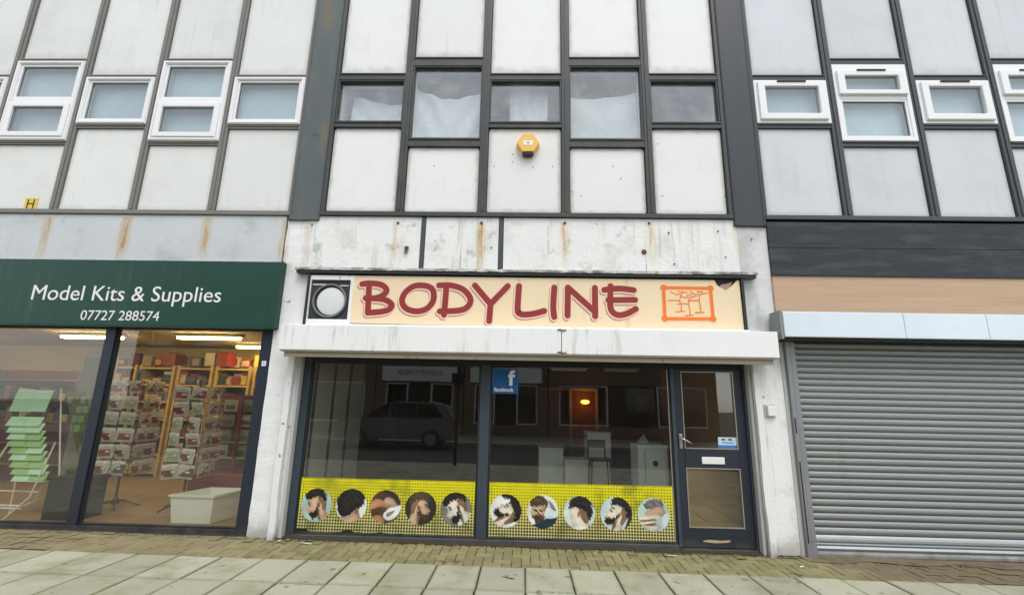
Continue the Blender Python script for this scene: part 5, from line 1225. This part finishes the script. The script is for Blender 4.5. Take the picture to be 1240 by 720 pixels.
for k in range(14):
    xa = -8.72 + k * .27; h_ = .10 + .16 * ((k * 5) % 7) / 7; w_ = .17 + .06 * ((k * 3) % 4) / 4
    p = thing('kit_box', 'carton, %s from the left in the row along the bookcase tops' % ('first', 'second', 'third', 'fourth', 'fifth', 'sixth', 'seventh', 'eighth', 'ninth', 'tenth', 'eleventh', 'twelfth', 'thirteenth', 'fourteenth')[k], 'box', (xa + w_ / 2, 3.8, 2.205), 'cartons along the bookcase tops')
    MB().box(xa, xa + w_, 3.905, 3.99, 2.202, 2.202 + h_ + .05).build('carton', ('box0', 'box2', 'card_red', 'box3', 'box5', 'box4', 'pouch')[(k * 3) % 7], p); MB().box(xa + .02, xa + w_ - .03, 3.900, 3.9045, 2.23, 2.22 + h_).build('printed_panel', ('pouch', 'card_red', 'box2', 'hydrant_yellow')[k % 4], p)
sc_ = thing('shelf_unit', 'dark wide shelf of kits behind the card rack at far left', 'shelf', (-9.8, 2.9, .015))
for x in (-11.9, -10.2, -8.45): MB().box(x, x + .05, 2.8, 3.1, .016, 2.02).build('side', 'box1', sc_)
MB().box(-11.85, -8.45, 3.06, 3.1, .02, 2.02).build('back', 'box0', sc_)
for z in (.3, .68, 1.06, 1.44, 1.82):
    for (xa, xb) in ((-11.849, -10.201), (-10.149, -8.451)): MB().box(xa, xb, 2.8, 3.058, z, z + .025).build('shelf', 'box4', sc_)
ORD2 = ('first', 'second', 'third', 'fourth', 'fifth', 'sixth', 'seventh', 'eighth', 'ninth', 'tenth', 'eleventh', 'twelfth')
for s_, z in enumerate((1.465, 1.085)):
    for k in range(12):
        x = -10.1 + k * .135; p = thing('kit_box', 'carton, %s from the left on the %s row of the dark wide shelf' % (ORD2[k], ('upper', 'lower')[s_]), 'box', (x, 2.9, z), 'cartons on the dark shelf')
        MB().box(x, x + .118, 2.82, 3.04, z + .001, z + .12 + .16 * ((k * 7 + s_ * 3) % 5) / 5).build('carton', 'box%d' % ((k * 5 + s_) % 6), p)
# ------------------------------------------------------------------ litter on the paving
def scrap(label, pts, col='label_white'):
    b = MB(); zc = [gz(p[0]) + .006 + R.uniform(0, .014) for p in pts]
    b.face([(p[0], p[1], z) for p, z in zip(pts, zc)]); o = b.build('litter', col); so = o.modifiers.new('thick', 'SOLIDIFY'); so.thickness = .0015
    return tag(o, label, 'litter', 'scraps of litter on the paving')
scrap('curled white paper scrap below the left yellow film', [(-2.53, -.19), (-2.44, -.205), (-2.38, -.235), (-2.37, -.225), (-2.43, -.185), (-2.52, -.165)])
scrap('tiny white flake at the foot of the left white batten', [(-2.80, -.16), (-2.76, -.165), (-2.755, -.14), (-2.79, -.135)])
scrap('second tiny white flake beside the left white batten', [(-2.72, -.12), (-2.69, -.125), (-2.69, -.10), (-2.715, -.10)])
scrap('small green wrapper on the pavers below the fifth right-hand photo', [(1.62, -.20), (1.72, -.205), (1.725, -.185), (1.63, -.18)], 'card_mint')
scrap('white crumb on the pavers in front of the right pillar', [(2.95, -.42), (2.99, -.425), (2.985, -.40), (2.955, -.405)])
lf_ = MB().prism([(-.18, -.98), (-.13, -1.0), (-.06, -1.035), (-.10, -1.03)], 'z', gz(-.1) + .001, gz(-.1) + .006).build('litter', 'soil'); tag(lf_, 'dark twig on the slab below the mullion', 'twig')

# ------------------------------------------------------------------ across the street (seen mirrored in the glass)
def far_building(name, label, x0, x1, h, wall, sign_txt, sub, roof=True, door_x=None):
    t_ = thing(name, label, 'building', ((x0 + x1) / 2, -17.6, 0))
    yf = -17.4
    w = MB()
    w.box(x0, x1, yf - 6, yf - 5.8, -.3, h); w.box(x0, x0 + .2, yf - 5.79, yf - .2, -.3, h); w.box(x1 - .2, x1, yf - 5.79, yf - .2, -.3, h); w.box(x0, x1, yf - .2, yf, 2.45, 4.2)
    n = max(2, int((x1 - x0) / 2.2)); cw = (x1 - x0) / n
    for k in range(n):
        xc = x0 + cw * (k + .5)
        w.box(x0 + cw * k, xc - .55, yf - .2, yf, 4.2, 6.0); w.box(xc + .55, x0 + cw * (k + 1), yf - .2, yf, 4.2, 6.0)
        f_ = MB().ring(xc - .55, xc + .55, 4.2, 6.0, .07, .07, .08, .07, yf - .16, yf - .06).build('window', 'lead_white', t_)
        MB().box(xc - .48, xc + .48, yf - .12, yf - .11, 4.28, 5.93).build('pane', 'car_glass', f_); MB().box(xc - .48, xc + .48, yf - .14, yf - .08, 5.08, 5.14).build('glazing_bar', 'lead_white', f_)
        MB().box(xc - .65, xc + .65, yf - .05, yf + .08, 4.10, 4.19).build('sill', 'lead_white', f_)
    w.box(x0, x1, yf - .2, yf, 6.0, h); w.box(x0, x0 + .5, yf - .2, yf, -.3, 2.45); w.box(x1 - .5, x1, yf - .2, yf, -.3, 2.45); w.box(x0 + .5, x1 - .5, yf - .2, yf, -.3, .5)
    w.build('wall', wall, t_)
    m = 3; cw = (x1 - x0 - 1.0) / m
    for k in range(m):
        xa = x0 + .5 + cw * k
        f_ = MB().ring(xa, xa + cw, .5, 2.45, .08, .08, .08, .08, yf - .15, yf - .05).build('shop_window', 'lead_white' if k % 2 == 0 else 'trim_dark', t_); MB().box(xa + .07, xa + cw - .07, yf - .11, yf - .10, .57, 2.38).build('pane', 'car_glass', f_)
    MB().prism([(yf + .15, h), (yf - 3.1, h + 1.9), (yf - 6.1, h)], 'x', x0, x1).build('roof', 'roof_slate', t_)
    if sign_txt:
        s_ = thing('shop_sign', 'pale fascia sign on the ' + label.split(' with')[0].replace('a ', ''), 'sign', ((x0 + x1) / 2, yf, 2.5))
        MB().box(x0 + .3, x1 - .3, yf + .002, yf + .12, 2.52, 3.25).build('board', 'sign_pale', s_, bevel=.01)
        if len(sign_txt) == 3:
            for ch, dx in zip(sign_txt, (.27, 0, -.27)): text_mesh('letter', ch, .36, ((x0 + x1) / 2 + dx, yf + .124, 2.82), 'sign_print', s_, .002, align='CENTER', facing=-1)
        else: letters('letter', sign_txt, .36, ((x0 + x1) / 2, yf + .124, 2.82), 'sign_print', s_, facing=-1, align='CENTER')
        if sub: text_mesh('lettering', sub, .12, ((x0 + x1) / 2, yf + .124, 2.62), 'sign_print', s_, .002, align='CENTER', facing=-1)
    return t_
far_building('brick_shop', 'brown brick shop with white upstairs windows opposite the barber', -7.4, -3.0, 7.2, 'brick_far', "SOPHIE'S HAIR", None)
far_building('brick_shop', 'brick corner shop with a narrow pale fascia opposite the barber door', -2.95, 1.2, 7.6, 'brick_far', 'BOB', None)
far_building('brick_shop', 'tall brick building opposite the shutter', 1.25, 9.5, 8.2, 'brick_far', None, None)
far_building('brick_shop', 'long brick building opposite the model shop', -20, -7.45, 7.6, 'brick_far', None, None)

car = thing('parked_car', 'grey estate car parked on the far side, mirrored in the shop glass', 'car', (-4.6, -12.2, -.16))
cx, cy, z0 = -4.7, -12.2, -.13
side = [(-2.15, .35), (-2.2, .75), (-2.1, .98), (-1.25, 1.08), (-.55, 1.55), (.0, 1.68), (1.2, 1.68), (1.85, 1.55), (2.15, 1.05), (2.2, .6), (2.12, .32)]
b = MB(); prof = [(cx + x, z0 + z) for x, z in side]
rowsy = [(-.86, .0), (-.80, .03), (.80, .03), (.86, .0)]
S = []
for (dy, ins) in ((-.82, .97), (-.88, 1.0), (.88, 1.0), (.82, .97)):
    S.append([(cx + (x * (1 if z < 1.1 else .97)), cy + dy * (1.0 if z < 1.1 else .86), z0 + z * (1 if ins == 1 else 1)) for x, z in side])
for a in range(3):
    for k in range(len(side)): j = (k + 1) % len(side); b.face([S[a][k], S[a][j], S[a + 1][j], S[a + 1][k]])
b.face(S[0][::-1]); b.face(S[3]); b.build('body', 'paint_car', car, bevel=.03)
for dy, s_ in ((-.80, -1), (.80, 1)):
    for (pl) in ([(-1.05, 1.10), (-.45, 1.53), (-.25, 1.58), (-.25, 1.10)], [(-.17, 1.10), (-.17, 1.60), (.75, 1.60), (.75, 1.10)], [(.83, 1.10), (.83, 1.60), (1.45, 1.56), (1.75, 1.12)]):
        MB().prism([(cx + x, z0 + z) for x, z in pl], 'y', cy + dy * .97 if s_ > 0 else cy + dy * 1.03 - .0, cy + dy * 1.12 if s_ > 0 else cy + dy * .97).build('side_window', 'car_glass', car)
    for wx in (-1.35, 1.35):
        wh = MB().lathe([(.0, -.10), (.22, -.10), (.33, -.09), (.34, 0), (.33, .09), (.0, .09)], (cx + wx, cy + s_ * .80, z0 + .33), 'y', 24).build('wheel', 'rubber', car); MB().lathe([(0, -.105), (.2, -.105), (.21, .105), (0, .105)], (cx + wx, cy + s_ * .80, z0 + .33), 'y', 16).build('rim', 'alloy', wh)
MB().prism([(cx - 1.22, z0 + 1.10), (cx - .52, z0 + 1.57), (cx - .50, z0 + 1.53), (cx - 1.18, z0 + 1.08)], 'y', cy - .62, cy + .62).build('windscreen', 'car_glass', car)
for dy in (-.6, .6): MB().box(cx - 2.22, cx - 2.1, cy + dy - .16, cy + dy + .16, z0 + .66, z0 + .84).build('headlight', 'car_lamp', car, bevel=.02); MB().box(cx + 2.10, cx + 2.21, cy + dy - .12, cy + dy + .12, z0 + .75, z0 + 1.0).build('tail_light', 'car_rear_lamp', car, bevel=.02)
ps = thing('sign_post', 'dark street post with a small blank plate at the near kerb', 'post', (-1.75, -6.5, -.03))
MB().tube([(-1.75, -6.5, -.05), (-1.75, -6.5, 5.2)], .045, 12).build('pole', 'trim_dark', ps); MB().box(-1.92, -1.58, -6.44, -6.425, 2.05, 2.32).build('plate', 'trim_dark', ps, bevel=.004)
